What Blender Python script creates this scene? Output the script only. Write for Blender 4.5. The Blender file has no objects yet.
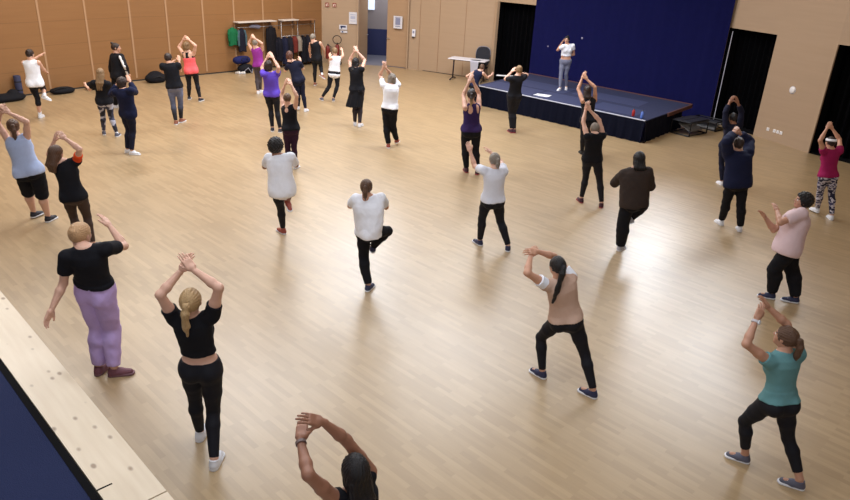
import bpy, bmesh, math, random
import numpy as np
from mathutils import Vector, Matrix
C = bpy.context.scene.collection
PI = math.pi
def R(a): return math.radians(a)
# ------------------------------------------------------------------ camera
cam_d = bpy.data.cameras.new('camera'); cam = bpy.data.objects.new('camera', cam_d); C.objects.link(cam)
cam_d.sensor_fit = 'HORIZONTAL'; cam_d.sensor_width = 36.0
F_PX, PITCH, ROLL, CAM_H = 685.7, 0.41083, 0.05424, 4.115
cam_d.lens = F_PX/850*36.0; cam_d.clip_end = 200; cam_d.clip_start = .05
fw = Vector((0, math.cos(PITCH), -math.sin(PITCH))); ri = Vector((1, 0, 0)); up = ri.cross(fw)
Rr = ri*math.cos(ROLL)+up*math.sin(ROLL); Uu = -ri*math.sin(ROLL)+up*math.cos(ROLL)
m3 = Matrix((Rr, Uu, -fw)).transposed()
cam.matrix_world = Matrix.Translation((0, 0, CAM_H)) @ m3.to_4x4()
bpy.context.scene.camera = cam
# ------------------------------------------------------------------ world, lights, exposure
sc = bpy.context.scene
sc.view_settings.view_transform = 'Standard'; sc.view_settings.look = 'None'
sc.view_settings.exposure = 0.0; sc.view_settings.gamma = 1.0; sc.view_settings.use_curve_mapping = False
w = bpy.data.worlds.new('world'); sc.world = w; w.use_nodes = True
w.node_tree.nodes['Background'].inputs[0].default_value = (.8, .88, 1, 1)
w.node_tree.nodes['Background'].inputs[1].default_value = .3
def spot(name, loc, aim, power, size, color, r=.35):
    l = bpy.data.lights.new(name, 'SPOT'); l.energy = power; l.color = color; l.spot_size = R(size); l.spot_blend = 1; l.shadow_soft_size = r
    o = bpy.data.objects.new(name, l); C.objects.link(o); o.location = loc
    o.rotation_euler = (Vector(aim)-Vector(loc)).to_track_quat('-Z', 'Y').to_euler()
def area(name, loc, sx, sy, power, color, rz=0, tilt=(0, 0)):
    l = bpy.data.lights.new(name, 'AREA'); l.shape = 'RECTANGLE'; l.size = sx; l.size_y = sy
    l.energy = power; l.color = color
    o = bpy.data.objects.new(name, l); C.objects.link(o); o.location = loc
    o.rotation_euler = (R(tilt[0]), R(tilt[1]), R(rz)); return o
WARM = (1, .93, .82); COOL = (.85, .915, 1.0)
# rows of luminaires on the ceiling; big cool panels added for floor haze and fill
for i, (x, y, p, c, sx, sy) in enumerate([(-9, 12, 200, WARM, 1, 2.5), (-8, 17.5, 240, WARM, 1, 2.5), (-4.5, 22.5, 240, WARM, 1, 2.5), (1, 21, 150, WARM, 1, 2.5), (6, 15.5, 90, WARM, 1, 2.5), (9, 9, 30, WARM, 1, 2.5),
        (1.2, 16.2, 560, COOL, 5, 2.6), (-2.5, 20, 300, COOL, 3, 3), (-4.2, 13.5, 400, COOL, 3, 3), (0, 5, 180, COOL, 3, 3), (-4, 4.5, 120, COOL, 3, 3)]):
    area('ceiling_light', (x, y, 6.35), sx, sy, p, c, -40 if sx < 4 else 45)
spot('hall_spot', (7.3, 14.8, 6.2), (2.9, 8.7, 0), 1900, 40, COOL, 1.2)
spot('streak_spot', (6.3, 18.2, 4.3), (3.4, 10.0, 0), 620, 40, COOL, .7)  # unseen lamp added so its floor reflection makes the right-hand glare streak
spot('hall_spot', (-1.6, 17.2, 4.4), (-1.4, 8.0, 0), 340, 44, COOL, .8)  # another unseen lamp, added for the glare band in mid-hall
spot('hall_spot', (-8.5, 11.2, 6.2), (-3.2, 5.6, 0), 900, 50, COOL, 1.0)
# unseen fill added behind the camera to brighten the dancers' backs
o = area('backs_fill', (0, -4.5, 5.0), 9, 2, 230, COOL, 0, (62, 0))
# ------------------------------------------------------------------ materials
MATS = {}
def nt(name):
    m = bpy.data.materials.new(name); m.use_nodes = True
    return m, m.node_tree.nodes, m.node_tree.links, m.node_tree.nodes['Principled BSDF']
def mat(name, col, rough=.6, metal=0, bump=0, scale=60, var=.0, spec=.5, emit=0, stretch=None):
    if name in MATS: return MATS[name]
    m, N, L, b = nt(name)
    b.inputs['Roughness'].default_value = rough; b.inputs['Metallic'].default_value = metal
    b.inputs['Specular IOR Level'].default_value = spec
    c4 = (col[0], col[1], col[2], 1); b.inputs['Base Color'].default_value = c4
    tc = N.new('ShaderNodeTexCoord'); mp = N.new('ShaderNodeMapping'); L.new(tc.outputs['Object'], mp.inputs[0])
    if stretch: mp.inputs['Scale'].default_value = stretch
    no = N.new('ShaderNodeTexNoise'); no.inputs['Scale'].default_value = scale; no.inputs['Detail'].default_value = 3
    L.new(mp.outputs[0], no.inputs[0])
    if var:
        mx = N.new('ShaderNodeMixRGB'); mx.inputs[1].default_value = tuple(max(0, c*(1-var)) for c in col)+(1,)
        mx.inputs[2].default_value = tuple(min(1, c*(1+var)) for c in col)+(1,)
        L.new(no.outputs[0], mx.inputs[0]); L.new(mx.outputs[0], b.inputs['Base Color'])
    if bump:
        bp = N.new('ShaderNodeBump'); bp.inputs['Strength'].default_value = bump; bp.inputs['Distance'].default_value = .01
        L.new(no.outputs[0], bp.inputs['Height']); L.new(bp.outputs[0], b.inputs['Normal'])
    if emit:
        b.inputs['Emission Color'].default_value = c4; b.inputs['Emission Strength'].default_value = emit
    MATS[name] = m; return m
def fabric(name, col, rough=.85): return mat(name, col, rough, bump=.25, scale=28, var=.05, spec=.2)
def hairm(name, col): return mat(name, col, .45, bump=.6, scale=14, var=.35, spec=.4, stretch=(14, 14, 2))
def ramp_z(name, z0, c0, z1, c1, rough=.8):
    m, N, L, b = nt(name); b.inputs['Roughness'].default_value = rough
    tc = N.new('ShaderNodeTexCoord'); sp = N.new('ShaderNodeSeparateXYZ'); L.new(tc.outputs['Object'], sp.inputs[0])
    mr = N.new('ShaderNodeMapRange'); mr.inputs['From Min'].default_value = z0; mr.inputs['From Max'].default_value = z1
    L.new(sp.outputs[2], mr.inputs[0]); mx = N.new('ShaderNodeMixRGB'); L.new(mr.outputs[0], mx.inputs[0])
    mx.inputs[1].default_value = c0+(1,); mx.inputs[2].default_value = c1+(1,); L.new(mx.outputs[0], b.inputs['Base Color']); return m
def camo(name, cols, scale=9, stretch=(1, 1, 1)):
    m, N, L, b = nt(name); b.inputs['Roughness'].default_value = .8
    tc = N.new('ShaderNodeTexCoord'); mp = N.new('ShaderNodeMapping'); mp.inputs['Scale'].default_value = stretch
    L.new(tc.outputs['Object'], mp.inputs[0]); no = N.new('ShaderNodeTexNoise'); no.inputs['Scale'].default_value = scale
    no.inputs['Detail'].default_value = 1; L.new(mp.outputs[0], no.inputs[0])
    cr = N.new('ShaderNodeValToRGB'); cr.color_ramp.interpolation = 'CONSTANT'; e = cr.color_ramp.elements
    e[0].position = 0; e[0].color = cols[0]+(1,); e[1].position = .45; e[1].color = cols[1]+(1,)
    x = e.new(.55); x.color = cols[2]+(1,)
    L.new(no.outputs[0], cr.inputs[0]); L.new(cr.outputs[0], b.inputs['Base Color']); return m
def floor_mat():
    m, N, L, b = nt('parquet')
    tc = N.new('ShaderNodeTexCoord'); mp = N.new('ShaderNodeMapping'); mp.inputs['Rotation'].default_value = (0, 0, R(43.5))
    L.new(tc.outputs['Object'], mp.inputs[0])
    br = N.new('ShaderNodeTexBrick'); br.offset = .37; br.inputs['Scale'].default_value = 1
    br.inputs['Brick Width'].default_value = .42; br.inputs['Row Height'].default_value = .055
    br.inputs['Mortar Size'].default_value = .0012; br.inputs['Mortar Smooth'].default_value = .4
    br.inputs['Color1'].default_value = (.0, .0, .0, 1); br.inputs['Color2'].default_value = (1, 1, 1, 1); br.inputs['Mortar'].default_value = (.3, .3, .3, 1)
    br.inputs['Bias'].default_value = 0
    L.new(mp.outputs[0], br.inputs[0])
    cr = N.new('ShaderNodeValToRGB'); e = cr.color_ramp.elements
    e[0].position = 0; e[0].color = FL0+(1,); e[1].position = 1; e[1].color = FL2+(1,)
    x = e.new(.5); x.color = FL1+(1,)
    L.new(br.outputs[0], cr.inputs[0])
    mp2 = N.new('ShaderNodeMapping'); mp2.inputs['Scale'].default_value = (2.2, 26, 1); L.new(mp.outputs[0], mp2.inputs[0])
    no = N.new('ShaderNodeTexNoise'); no.inputs['Scale'].default_value = 1.4; no.inputs['Detail'].default_value = 5; L.new(mp2.outputs[0], no.inputs[0])
    mx = N.new('ShaderNodeMixRGB'); mx.blend_type = 'MULTIPLY'; mx.inputs[0].default_value = .20
    L.new(cr.outputs[0], mx.inputs[1]); L.new(no.outputs[0], mx.inputs[2])
    # scuffs
    n3 = N.new('ShaderNodeTexNoise'); n3.inputs['Scale'].default_value = .8; n3.inputs['Detail'].default_value = 6; L.new(tc.outputs['Object'], n3.inputs[0])
    mr = N.new('ShaderNodeMapRange'); mr.inputs['From Min'].default_value = .35; mr.inputs['From Max'].default_value = .7
    mr.inputs['To Min'].default_value = FR0; mr.inputs['To Max'].default_value = FR1; L.new(n3.outputs[0], mr.inputs[0])
    L.new(mr.outputs[0], b.inputs['Roughness'])
    L.new(mx.outputs[0], b.inputs['Base Color']); b.inputs['Specular IOR Level'].default_value = FSPEC
    b.inputs['Coat Weight'].default_value = FCOAT; b.inputs['Coat Roughness'].default_value = .36
    return m
FL0 = (.375, .255, .135); FL1 = (.42, .29, .155); FL2 = (.465, .325, .178); FR0, FR1, FCOAT, FSPEC = .42, .52, 1.0, .3
FLOOR = floor_mat()
def veneer(name, c0, c1, rough=.45, hline=0):
    m, N, L, b = nt(name); b.inputs['Roughness'].default_value = rough
    tc = N.new('ShaderNodeTexCoord'); mp = N.new('ShaderNodeMapping'); mp.inputs['Scale'].default_value = (.5, .5, 9)
    L.new(tc.outputs['Object'], mp.inputs[0])
    no = N.new('ShaderNodeTexNoise'); no.inputs['Scale'].default_value = 1.6; no.inputs['Detail'].default_value = 6; L.new(mp.outputs[0], no.inputs[0])
    mx = N.new('ShaderNodeMixRGB'); mx.inputs[1].default_value = c0+(1,); mx.inputs[2].default_value = c1+(1,); L.new(no.outputs[0], mx.inputs[0])
    last = mx.outputs[0]
    if hline:   # dark joints between veneer boards, every hline metres up the wall
        sp = N.new('ShaderNodeSeparateXYZ'); L.new(tc.outputs['Object'], sp.inputs[0])
        dv = N.new('ShaderNodeMath'); dv.operation = 'DIVIDE'; dv.inputs[1].default_value = hline; L.new(sp.outputs[2], dv.inputs[0])
        fr = N.new('ShaderNodeMath'); fr.operation = 'FRACT'; L.new(dv.outputs[0], fr.inputs[0])
        lt = N.new('ShaderNodeMath'); lt.operation = 'LESS_THAN'; lt.inputs[1].default_value = .03; L.new(fr.outputs[0], lt.inputs[0])
        ml = N.new('ShaderNodeMath'); ml.operation = 'MULTIPLY'; ml.inputs[1].default_value = .35; L.new(lt.outputs[0], ml.inputs[0])
        m2 = N.new('ShaderNodeMixRGB'); L.new(ml.outputs[0], m2.inputs[0]); L.new(last, m2.inputs[1]); m2.inputs[2].default_value = tuple(c*.5 for c in c0)+(1,)
        last = m2.outputs[0]
    L.new(last, b.inputs['Base Color']); return m
def pine_mat():
    m, N, L, b = nt('knotty_pine'); b.inputs['Roughness'].default_value = .45
    tc = N.new('ShaderNodeTexCoord'); mp = N.new('ShaderNodeMapping'); mp.inputs['Rotation'].default_value = (0, 0, R(44.6)); L.new(tc.outputs['Object'], mp.inputs[0])
    mp2 = N.new('ShaderNodeMapping'); mp2.inputs['Scale'].default_value = (.8, 9, 1); L.new(mp.outputs[0], mp2.inputs[0])
    no = N.new('ShaderNodeTexNoise'); no.inputs['Scale'].default_value = 2; no.inputs['Detail'].default_value = 5; L.new(mp2.outputs[0], no.inputs[0])
    cr = N.new('ShaderNodeMixRGB'); cr.inputs[1].default_value = (.60, .47, .33, 1); cr.inputs[2].default_value = (.76, .65, .50, 1); L.new(no.outputs[0], cr.inputs[0])
    mp3 = N.new('ShaderNodeMapping'); mp3.inputs['Scale'].default_value = (4.5, 8, 1); L.new(mp.outputs[0], mp3.inputs[0])
    vo = N.new('ShaderNodeTexVoronoi'); vo.inputs['Scale'].default_value = 1; L.new(mp3.outputs[0], vo.inputs[0])
    lt = N.new('ShaderNodeMapRange'); lt.inputs['From Min'].default_value = .09; lt.inputs['From Max'].default_value = .19
    lt.inputs['To Min'].default_value = .7; lt.inputs['To Max'].default_value = 0; L.new(vo.outputs['Distance'], lt.inputs[0])
    m2 = N.new('ShaderNodeMixRGB'); L.new(lt.outputs[0], m2.inputs[0]); L.new(cr.outputs[0], m2.inputs[1]); m2.inputs[2].default_value = (.16, .08, .04, 1)
    L.new(m2.outputs[0], b.inputs['Base Color']); return m
# ------------------------------------------------------------------ mesh helpers
def link(name, me, parent=None, mats=()):
    o = bpy.data.objects.new(name, me); C.objects.link(o)
    if parent is not None: o.parent = parent
    for m in mats: me.materials.append(m)
    return o
def empty(name, loc=(0, 0, 0), rz=0):
    o = bpy.data.objects.new(name, None); C.objects.link(o); o.location = loc; o.rotation_euler = (0, 0, rz); o.empty_display_size = .1
    return o
def tag(o, label=None, cat=None, group=None, kind=None):
    if label: o['label'] = label
    if cat: o['category'] = cat
    if group: o['group'] = group
    if kind: o['kind'] = kind
    return o
def bm_box(bm, c, s, rz=0, rx=0, ry=0, bev=0):
    M = Matrix.Translation(c) @ Matrix.Rotation(rz, 4, 'Z') @ Matrix.Rotation(ry, 4, 'Y') @ Matrix.Rotation(rx, 4, 'X') @ Matrix.Diagonal((s[0], s[1], s[2], 1))
    r = bmesh.ops.create_cube(bm, size=1, matrix=M)
    if bev:
        es = list({e for v in r['verts'] for e in v.link_edges})
        bmesh.ops.bevel(bm, geom=es, offset=bev, segments=2, affect='EDGES', profile=.5)
def bm_tube(bm, pts, r, n=8, cap=True):
    pts = [Vector(p) for p in pts]; rings = []; rs = r if isinstance(r, (list, tuple)) else [r]*len(pts)
    pv = None
    for i, p in enumerate(pts):
        d = (pts[min(i+1, len(pts)-1)]-pts[max(i-1, 0)]).normalized()
        if pv is None: a = d.orthogonal().normalized()
        else: a = (pv-d*pv.dot(d)).normalized()
        pv = a; b = d.cross(a)
        rings.append([bm.verts.new(p+(a*math.cos(2*PI*k/n)+b*math.sin(2*PI*k/n))*rs[i]) for k in range(n)])
    for i in range(len(rings)-1):
        for k in range(n): bm.faces.new((rings[i][k], rings[i][(k+1) % n], rings[i+1][(k+1) % n], rings[i+1][k]))
    if cap: bm.faces.new(rings[0][::-1]); bm.faces.new(rings[-1])
def bm_lathe(bm, prof, c=(0, 0, 0), n=20, axis='Z'):
    rings = []
    for r_, z in prof:
        ring = []
        for k in range(n):
            x, y = r_*math.cos(2*PI*k/n), r_*math.sin(2*PI*k/n)
            q = {'Z': (x, y, z), 'Y': (x, z, y), 'X': (z, x, y)}[axis]
            ring.append(bm.verts.new((c[0]+q[0], c[1]+q[1], c[2]+q[2])))
        rings.append(ring)
    for i in range(len(rings)-1):
        for k in range(n): bm.faces.new((rings[i][k], rings[i][(k+1) % n], rings[i+1][(k+1) % n], rings[i+1][k]))
    bm.faces.new(rings[0][::-1]); bm.faces.new(rings[-1])
def bm_prism(bm, poly, z0, z1):
    a = [bm.verts.new((p[0], p[1], z0)) for p in poly]; b = [bm.verts.new((p[0], p[1], z1)) for p in poly]
    n = len(poly)
    for i in range(n): bm.faces.new((a[i], a[(i+1) % n], b[(i+1) % n], b[i]))
    bm.faces.new(a[::-1]); bm.faces.new(b)
def obj(name, bm, m, parent=None, smooth=False):
    bmesh.ops.recalc_face_normals(bm, faces=bm.faces)
    me = bpy.data.meshes.new(name); bm.to_mesh(me); bm.free()
    if smooth: me.shade_smooth()
    return link(name, me, parent, [m])
def struct(name, bm, m, parent=None):
    o = obj(name, bm, m, parent)
    if parent is None: o['kind'] = 'structure'
    return o
def wall_pts(bm, a, b, z0, z1, th=.15, side=1):
    a = Vector((a[0], a[1])); b = Vector((b[0], b[1])); d = (b-a).normalized(); n = Vector((-d.y, d.x))*th*side
    bm_prism(bm, [a, b, b+n, a+n], z0, z1)
# ------------------------------------------------------------------ implicit surfaces
def surf(Fd, lo, h):
    """surface nets: one vertex per cell the surface crosses"""
    F = Fd; s = F < 0
    nx, ny, nz = F.shape
    c = np.zeros((nx-1, ny-1, nz-1), np.uint8)
    for i in (0, 1):
        for j in (0, 1):
            for k in (0, 1): c += s[i:nx-1+i, j:ny-1+j, k:nz-1+k]
    act = (c > 0) & (c < 8); idx = np.argwhere(act); n = len(idx)
    ids = -np.ones(act.shape, np.int64); ids[act] = np.arange(n)
    P = np.zeros((n, 3)); W = np.zeros(n)
    cor = [(i, j, k) for i in (0, 1) for j in (0, 1) for k in (0, 1)]
    for a_ in cor:
        for ax in range(3):
            if a_[ax] == 1: continue
            b_ = list(a_); b_[ax] = 1
            fa = F[idx[:, 0]+a_[0], idx[:, 1]+a_[1], idx[:, 2]+a_[2]]; fb = F[idx[:, 0]+b_[0], idx[:, 1]+b_[1], idx[:, 2]+b_[2]]
            cr = (fa < 0) != (fb < 0); t = np.where(cr, fa/np.where(cr, fa-fb, 1), 0)
            q = np.array(a_, float)[None, :].repeat(n, 0); q[:, ax] += t
            P += q*cr[:, None]; W += cr
    P = idx+P/np.maximum(W, 1)[:, None]; P = P*h+np.asarray(lo)
    quads = []
    for ax in range(3):
        sl0 = [slice(1, -1)]*3; sl1 = [slice(1, -1)]*3; sl0[ax] = slice(0, -1); sl1[ax] = slice(1, None)
        A = s[tuple(sl0)]; B = s[tuple(sl1)]; e = np.argwhere(A != B)
        if len(e) == 0: continue
        fl = A[e[:, 0], e[:, 1], e[:, 2]]
        off = np.ones(3, int); off[ax] = 0; base = e+off
        u, v = [a for a in range(3) if a != ax]
        if ax == 1: u, v = v, u
        q = []
        for du, dv in ((0, 0), (-1, 0), (-1, -1), (0, -1)):
            cc = base.copy(); cc[:, u] += du; cc[:, v] += dv; q.append(ids[cc[:, 0], cc[:, 1], cc[:, 2]])
        q = np.stack(q, 1); q = np.where(fl[:, None], q, q[:, ::-1]); quads.append(q)
    Q = np.concatenate(quads); Q = Q[(Q >= 0).all(1)]
    return P, Q
def mk_mesh(name, P, Q, mats=(), midx=None):
    me = bpy.data.meshes.new(name)
    me.vertices.add(len(P)); me.vertices.foreach_set('co', np.asarray(P, np.float32).ravel())
    me.loops.add(Q.size); me.loops.foreach_set('vertex_index', Q.astype(np.int32).ravel())
    me.polygons.add(len(Q)); me.polygons.foreach_set('loop_start', np.arange(0, Q.size, 4, dtype=np.int32))
    if midx is not None: me.polygons.foreach_set('material_index', midx.astype(np.int32))
    me.update(calc_edges=True); me.validate(); me.shade_smooth()
    for m in mats: me.materials.append(m)
    return me
def V(*a): return np.array(a, float)
def nrm(v): return v/(np.linalg.norm(v)+1e-9)
def smin(a, b, k):
    if k <= 0: return np.minimum(a, b)
    h = np.maximum(k-np.abs(a-b), 0)/k
    return np.minimum(a, b)-h*h*k*.25
class Grid:
    def __init__(s, lo, hi, h):
        s.lo = np.asarray(lo, float); s.h = h; n = np.ceil((np.asarray(hi)-s.lo)/h).astype(int)+1; s.n = n
        s.ax = [(s.lo[i]+np.arange(n[i])*h).astype(np.float32) for i in range(3)]
    def new(s): return np.full(tuple(s.n), .5, np.float32)
    def sub(s, lo, hi):
        sl = []
        for i in range(3):
            a = max(0, int((lo[i]-s.lo[i])/s.h)); b = min(s.n[i], int((hi[i]-s.lo[i])/s.h)+2); sl.append(slice(a, max(a, b)))
        return tuple(sl), s.ax[0][sl[0]][:, None, None], s.ax[1][sl[1]][None, :, None], s.ax[2][sl[2]][None, None, :]
    def cap(s, F, a, b, ra, rb, k=.02, cuts=(), off=0, M=.06):
        a = np.asarray(a, float); b = np.asarray(b, float); r = max(ra, rb)+abs(off)+M
        sl, X, Y, Z = s.sub(np.minimum(a, b)-r, np.maximum(a, b)+r)
        if 0 in F[sl].shape: return
        d = b-a; L2 = d@d+1e-12
        t = ((X-a[0])*d[0]+(Y-a[1])*d[1]+(Z-a[2])*d[2])/L2; tc = np.clip(t, 0, 1)
        D = np.sqrt((X-a[0]-tc*d[0])**2+(Y-a[1]-tc*d[1])**2+(Z-a[2]-tc*d[2])**2)-(ra+(rb-ra)*tc)-off
        for p, n in cuts: D = np.maximum(D, (X-p[0])*n[0]+(Y-p[1])*n[1]+(Z-p[2])*n[2])
        F[sl] = smin(F[sl], D, k)
    def ell(s, F, c, r, k=.02, B=None, off=0, M=.06, cuts=(), sub=False):
        c = np.asarray(c, float); r = np.asarray(r, float); m = r.max()+abs(off)+M
        sl, X, Y, Z = s.sub(c-m, c+m)
        if 0 in F[sl].shape: return
        x, y, z = X-c[0], Y-c[1], Z-c[2]
        if B is not None: x, y, z = [x*B[i][0]+y*B[i][1]+z*B[i][2] for i in range(3)]
        k0 = np.sqrt((x/r[0])**2+(y/r[1])**2+(z/r[2])**2); k1 = np.sqrt((x/r[0]**2)**2+(y/r[1]**2)**2+(z/r[2]**2)**2)+1e-6
        D = k0*(k0-1)/k1-off
        for p, n in cuts: D = np.maximum(D, (X-p[0])*n[0]+(Y-p[1])*n[1]+(Z-p[2])*n[2])
        F[sl] = np.maximum(F[sl], -D) if sub else smin(F[sl], D, k)
    def rbox(s, F, c, hs, rr, k=.01, M=.04):
        c = np.asarray(c, float); hs = np.asarray(hs, float); sl, X, Y, Z = s.sub(c-hs-M, c+hs+M)
        x, y, z = np.abs(X-c[0])-hs[0]+rr, np.abs(Y-c[1])-hs[1]+rr, np.abs(Z-c[2])-hs[2]+rr
        D = np.sqrt(np.maximum(x, 0)**2+np.maximum(y, 0)**2+np.maximum(z, 0)**2)+np.minimum(np.maximum(x, np.maximum(y, z)), 0)-rr
        F[sl] = smin(F[sl], D, k)
    def coords(s): return s.ax[0][:, None, None], s.ax[1][None, :, None], s.ax[2][None, None, :]
def noise3(X, Y, Z, f, ph=0):
    return (np.sin(X*f+ph+1.7*np.sin(Z*f*.6+ph))*np.sin(Y*f*1.1+2*ph)+np.sin(Z*f*.9+1.3*np.sin(X*f*.8-ph)+ph)*.7)*.5
# ------------------------------------------------------------------ canonical head, hand, shoe
def build_head(h):
    g = Grid((-.11, -.13, -.19), (.11, .14, .14), h); F = g.new()
    g.ell(F, (0, -.010, .022), (.076, .098, .094), 0)
    g.ell(F, (0, .022, -.032), (.058, .068, .082), .03)
    g.ell(F, (0, .062, -.090), (.026, .024, .020), .03)
    g.ell(F, (-.035, .055, -.028), (.022, .022, .026), .02); g.ell(F, (.035, .055, -.028), (.022, .022, .026), .02)
    g.cap(F, (0, .086, .012), (0, .107, -.024), .007, .012, .014)
    g.cap(F, (-.03, .078, .024), (.03, .078, .024), .010, .010, .02)
    for x in (-1, 1):
        g.ell(F, (x*.031, .097, .004), (.016, .014, .010), sub=True)
        g.ell(F, (x*.077, -.004, -.008), (.009, .018, .031), .006)
        g.ell(F, (x*.012, .098, -.028), (.007, .008, .007), .006)
    g.ell(F, (0, .086, -.054), (.024, .010, .006), .006); g.ell(F, (0, .084, -.066), (.019, .010, .006), .006)
    g.cap(F, (0, -.03, -.05), (0, -.035, -.17), .055, .052, .03)
    P, Q = surf(F, g.lo, h)
    c = P[Q].mean(1); mi = np.zeros(len(Q), int)
    lip = (np.abs(c[:, 0]) < .023) & (c[:, 1] > .083) & (np.abs(c[:, 2]+.060) < .012); mi[lip] = 3
    br = (np.abs(np.abs(c[:, 0])-.032) < .018) & (c[:, 1] > .06) & (np.abs(c[:, 2]-.024+abs(0)) < .005); mi[br] = 4
    VP, VQ, VM = [P], [Q], [mi]; n = len(P)
    for x in (-1, 1):   # eyeballs
        e = Grid((x*.031-.016, .065, -.012), (x*.031+.016, .10, .020), .0028); E = e.new(); e.ell(E, (x*.031, .079, .004), (.0125,)*3, 0)
        p, q = surf(E, e.lo, .0028); cc = p[q].mean(1); d = np.hypot(cc[:, 0]-x*.031, cc[:, 2]-.004)
        VP.append(p); VQ.append(q+n); VM.append(np.where((d < .0065) & (cc[:, 1] > .08), 2, 1)); n += len(p)
    return np.concatenate(VP), np.concatenate(VQ), np.concatenate(VM)
def build_hand(h, fat=0, curl=14):
    g = Grid((-.10, -.05, -.09), (.07, .20, .05), h); F = g.new()
    g.rbox(F, (-.001, .048, 0), (.038, .045, .0135), .012, 0)
    g.cap(F, (0, -.03, 0), (0, .015, 0), .024, .024, .02)
    g.ell(F, (-.024, .028, -.010), (.018, .03, .013), .012)
    for x, y, L, r in ((-.029, .088, .068, .0085), (-.0095, .093, .076, .0088), (.010, .090, .070, .0084), (.028, .082, .054, .0074)):
        p = V(x, y, 0); a = R(curl*.6); sp = (x*1.2)
        for f, c_ in ((.45, curl), (.30, curl*1.3), (.25, curl)):
            q = p+V(math.sin(sp)*math.cos(a)*L*f, math.cos(a)*L*f, -math.sin(a)*L*f)
            g.cap(F, p, q, r+fat, r*.9+fat, .004, M=.02); r *= .92; p = q; a += R(c_)
    g.cap(F, (-.028, .022, -.006), (-.052, .052, -.014), .013+fat, .0105+fat, .012, M=.03)
    g.cap(F, (-.052, .052, -.014), (-.060, .082, -.022), .0105+fat, .008+fat, .004, M=.02)
    return surf(F, g.lo, h)
def build_shoe(h):
    g = Grid((-.07, -.09, -.10), (.07, .20, .03), h); F = g.new(); cut = [((0, 0, -.066), (0, 0, -1))]
    g.cap(F, (0, -.028, -.052), (0, .05, -.050), .037, .038, 0, cuts=cut)
    g.cap(F, (0, .05, -.052), (.004, .135, -.062), .038, .034, .03, cuts=cut)
    g.cap(F, (0, -.012, -.05), (0, -.010, .000), .036, .040, .03, cuts=cut+[((0, -.01, .004), (0, .25, 1))])
    P, Q = surf(F, g.lo, h)
    s = Grid((-.07, -.09, -.10), (.07, .20, -.04), h); S = s.new()
    X, Y, Z = s.coords(); t = np.clip((Y+.028)/.165, 0, 1)
    d = np.sqrt((X-.004*t)**2+(Y-(-.028+.165*t))**2)-(.040+.006*t); dz = np.abs(Z+.0745)-.0115
    S[:] = np.maximum(d, dz)
    P2, Q2 = surf(S, s.lo, h)
    L = bmesh.new()
    for i in range(5):
        y = .035+i*.016; z = -.0155-(i+1)*.0035-.0
        bm_box(L, (0, y, z+.006), (.040, .0055, .006), rx=R(-14), bev=.002)
    return P, Q, P2, Q2, L
HEAD = build_head(.0062); HANDN = build_hand(.0042); HANDF = build_hand(.0065, .0012); SHOE = build_shoe(.0055)
lm_ = bpy.data.meshes.new('laces'); SHOE[4].to_mesh(lm_); SHOE[4].free()
LACE_V = np.array([v.co[:] for v in lm_.vertices]); LACE_F = [tuple(p.vertices) for p in lm_.polygons]
def place(P, B, o, s=1, mirror=False):
    """P local -> world; B rows are the x,y,z axes"""
    q = P.copy()
    if mirror: q[:, 0] *= -1
    return (q*s)@np.asarray(B)+o
def frame(y, zref):
    y = nrm(np.asarray(y, float)); x = nrm(np.cross(y, zref)); z = np.cross(x, y); return np.array([x, y, z])
EYEW = mat('eye_white', (.8, .8, .78), .3); IRIS = mat('iris', (.05, .03, .02), .2); 
def skin(name, col):
    m = mat(name, col, .5, var=.06, bump=.05, scale=20); return m
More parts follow.
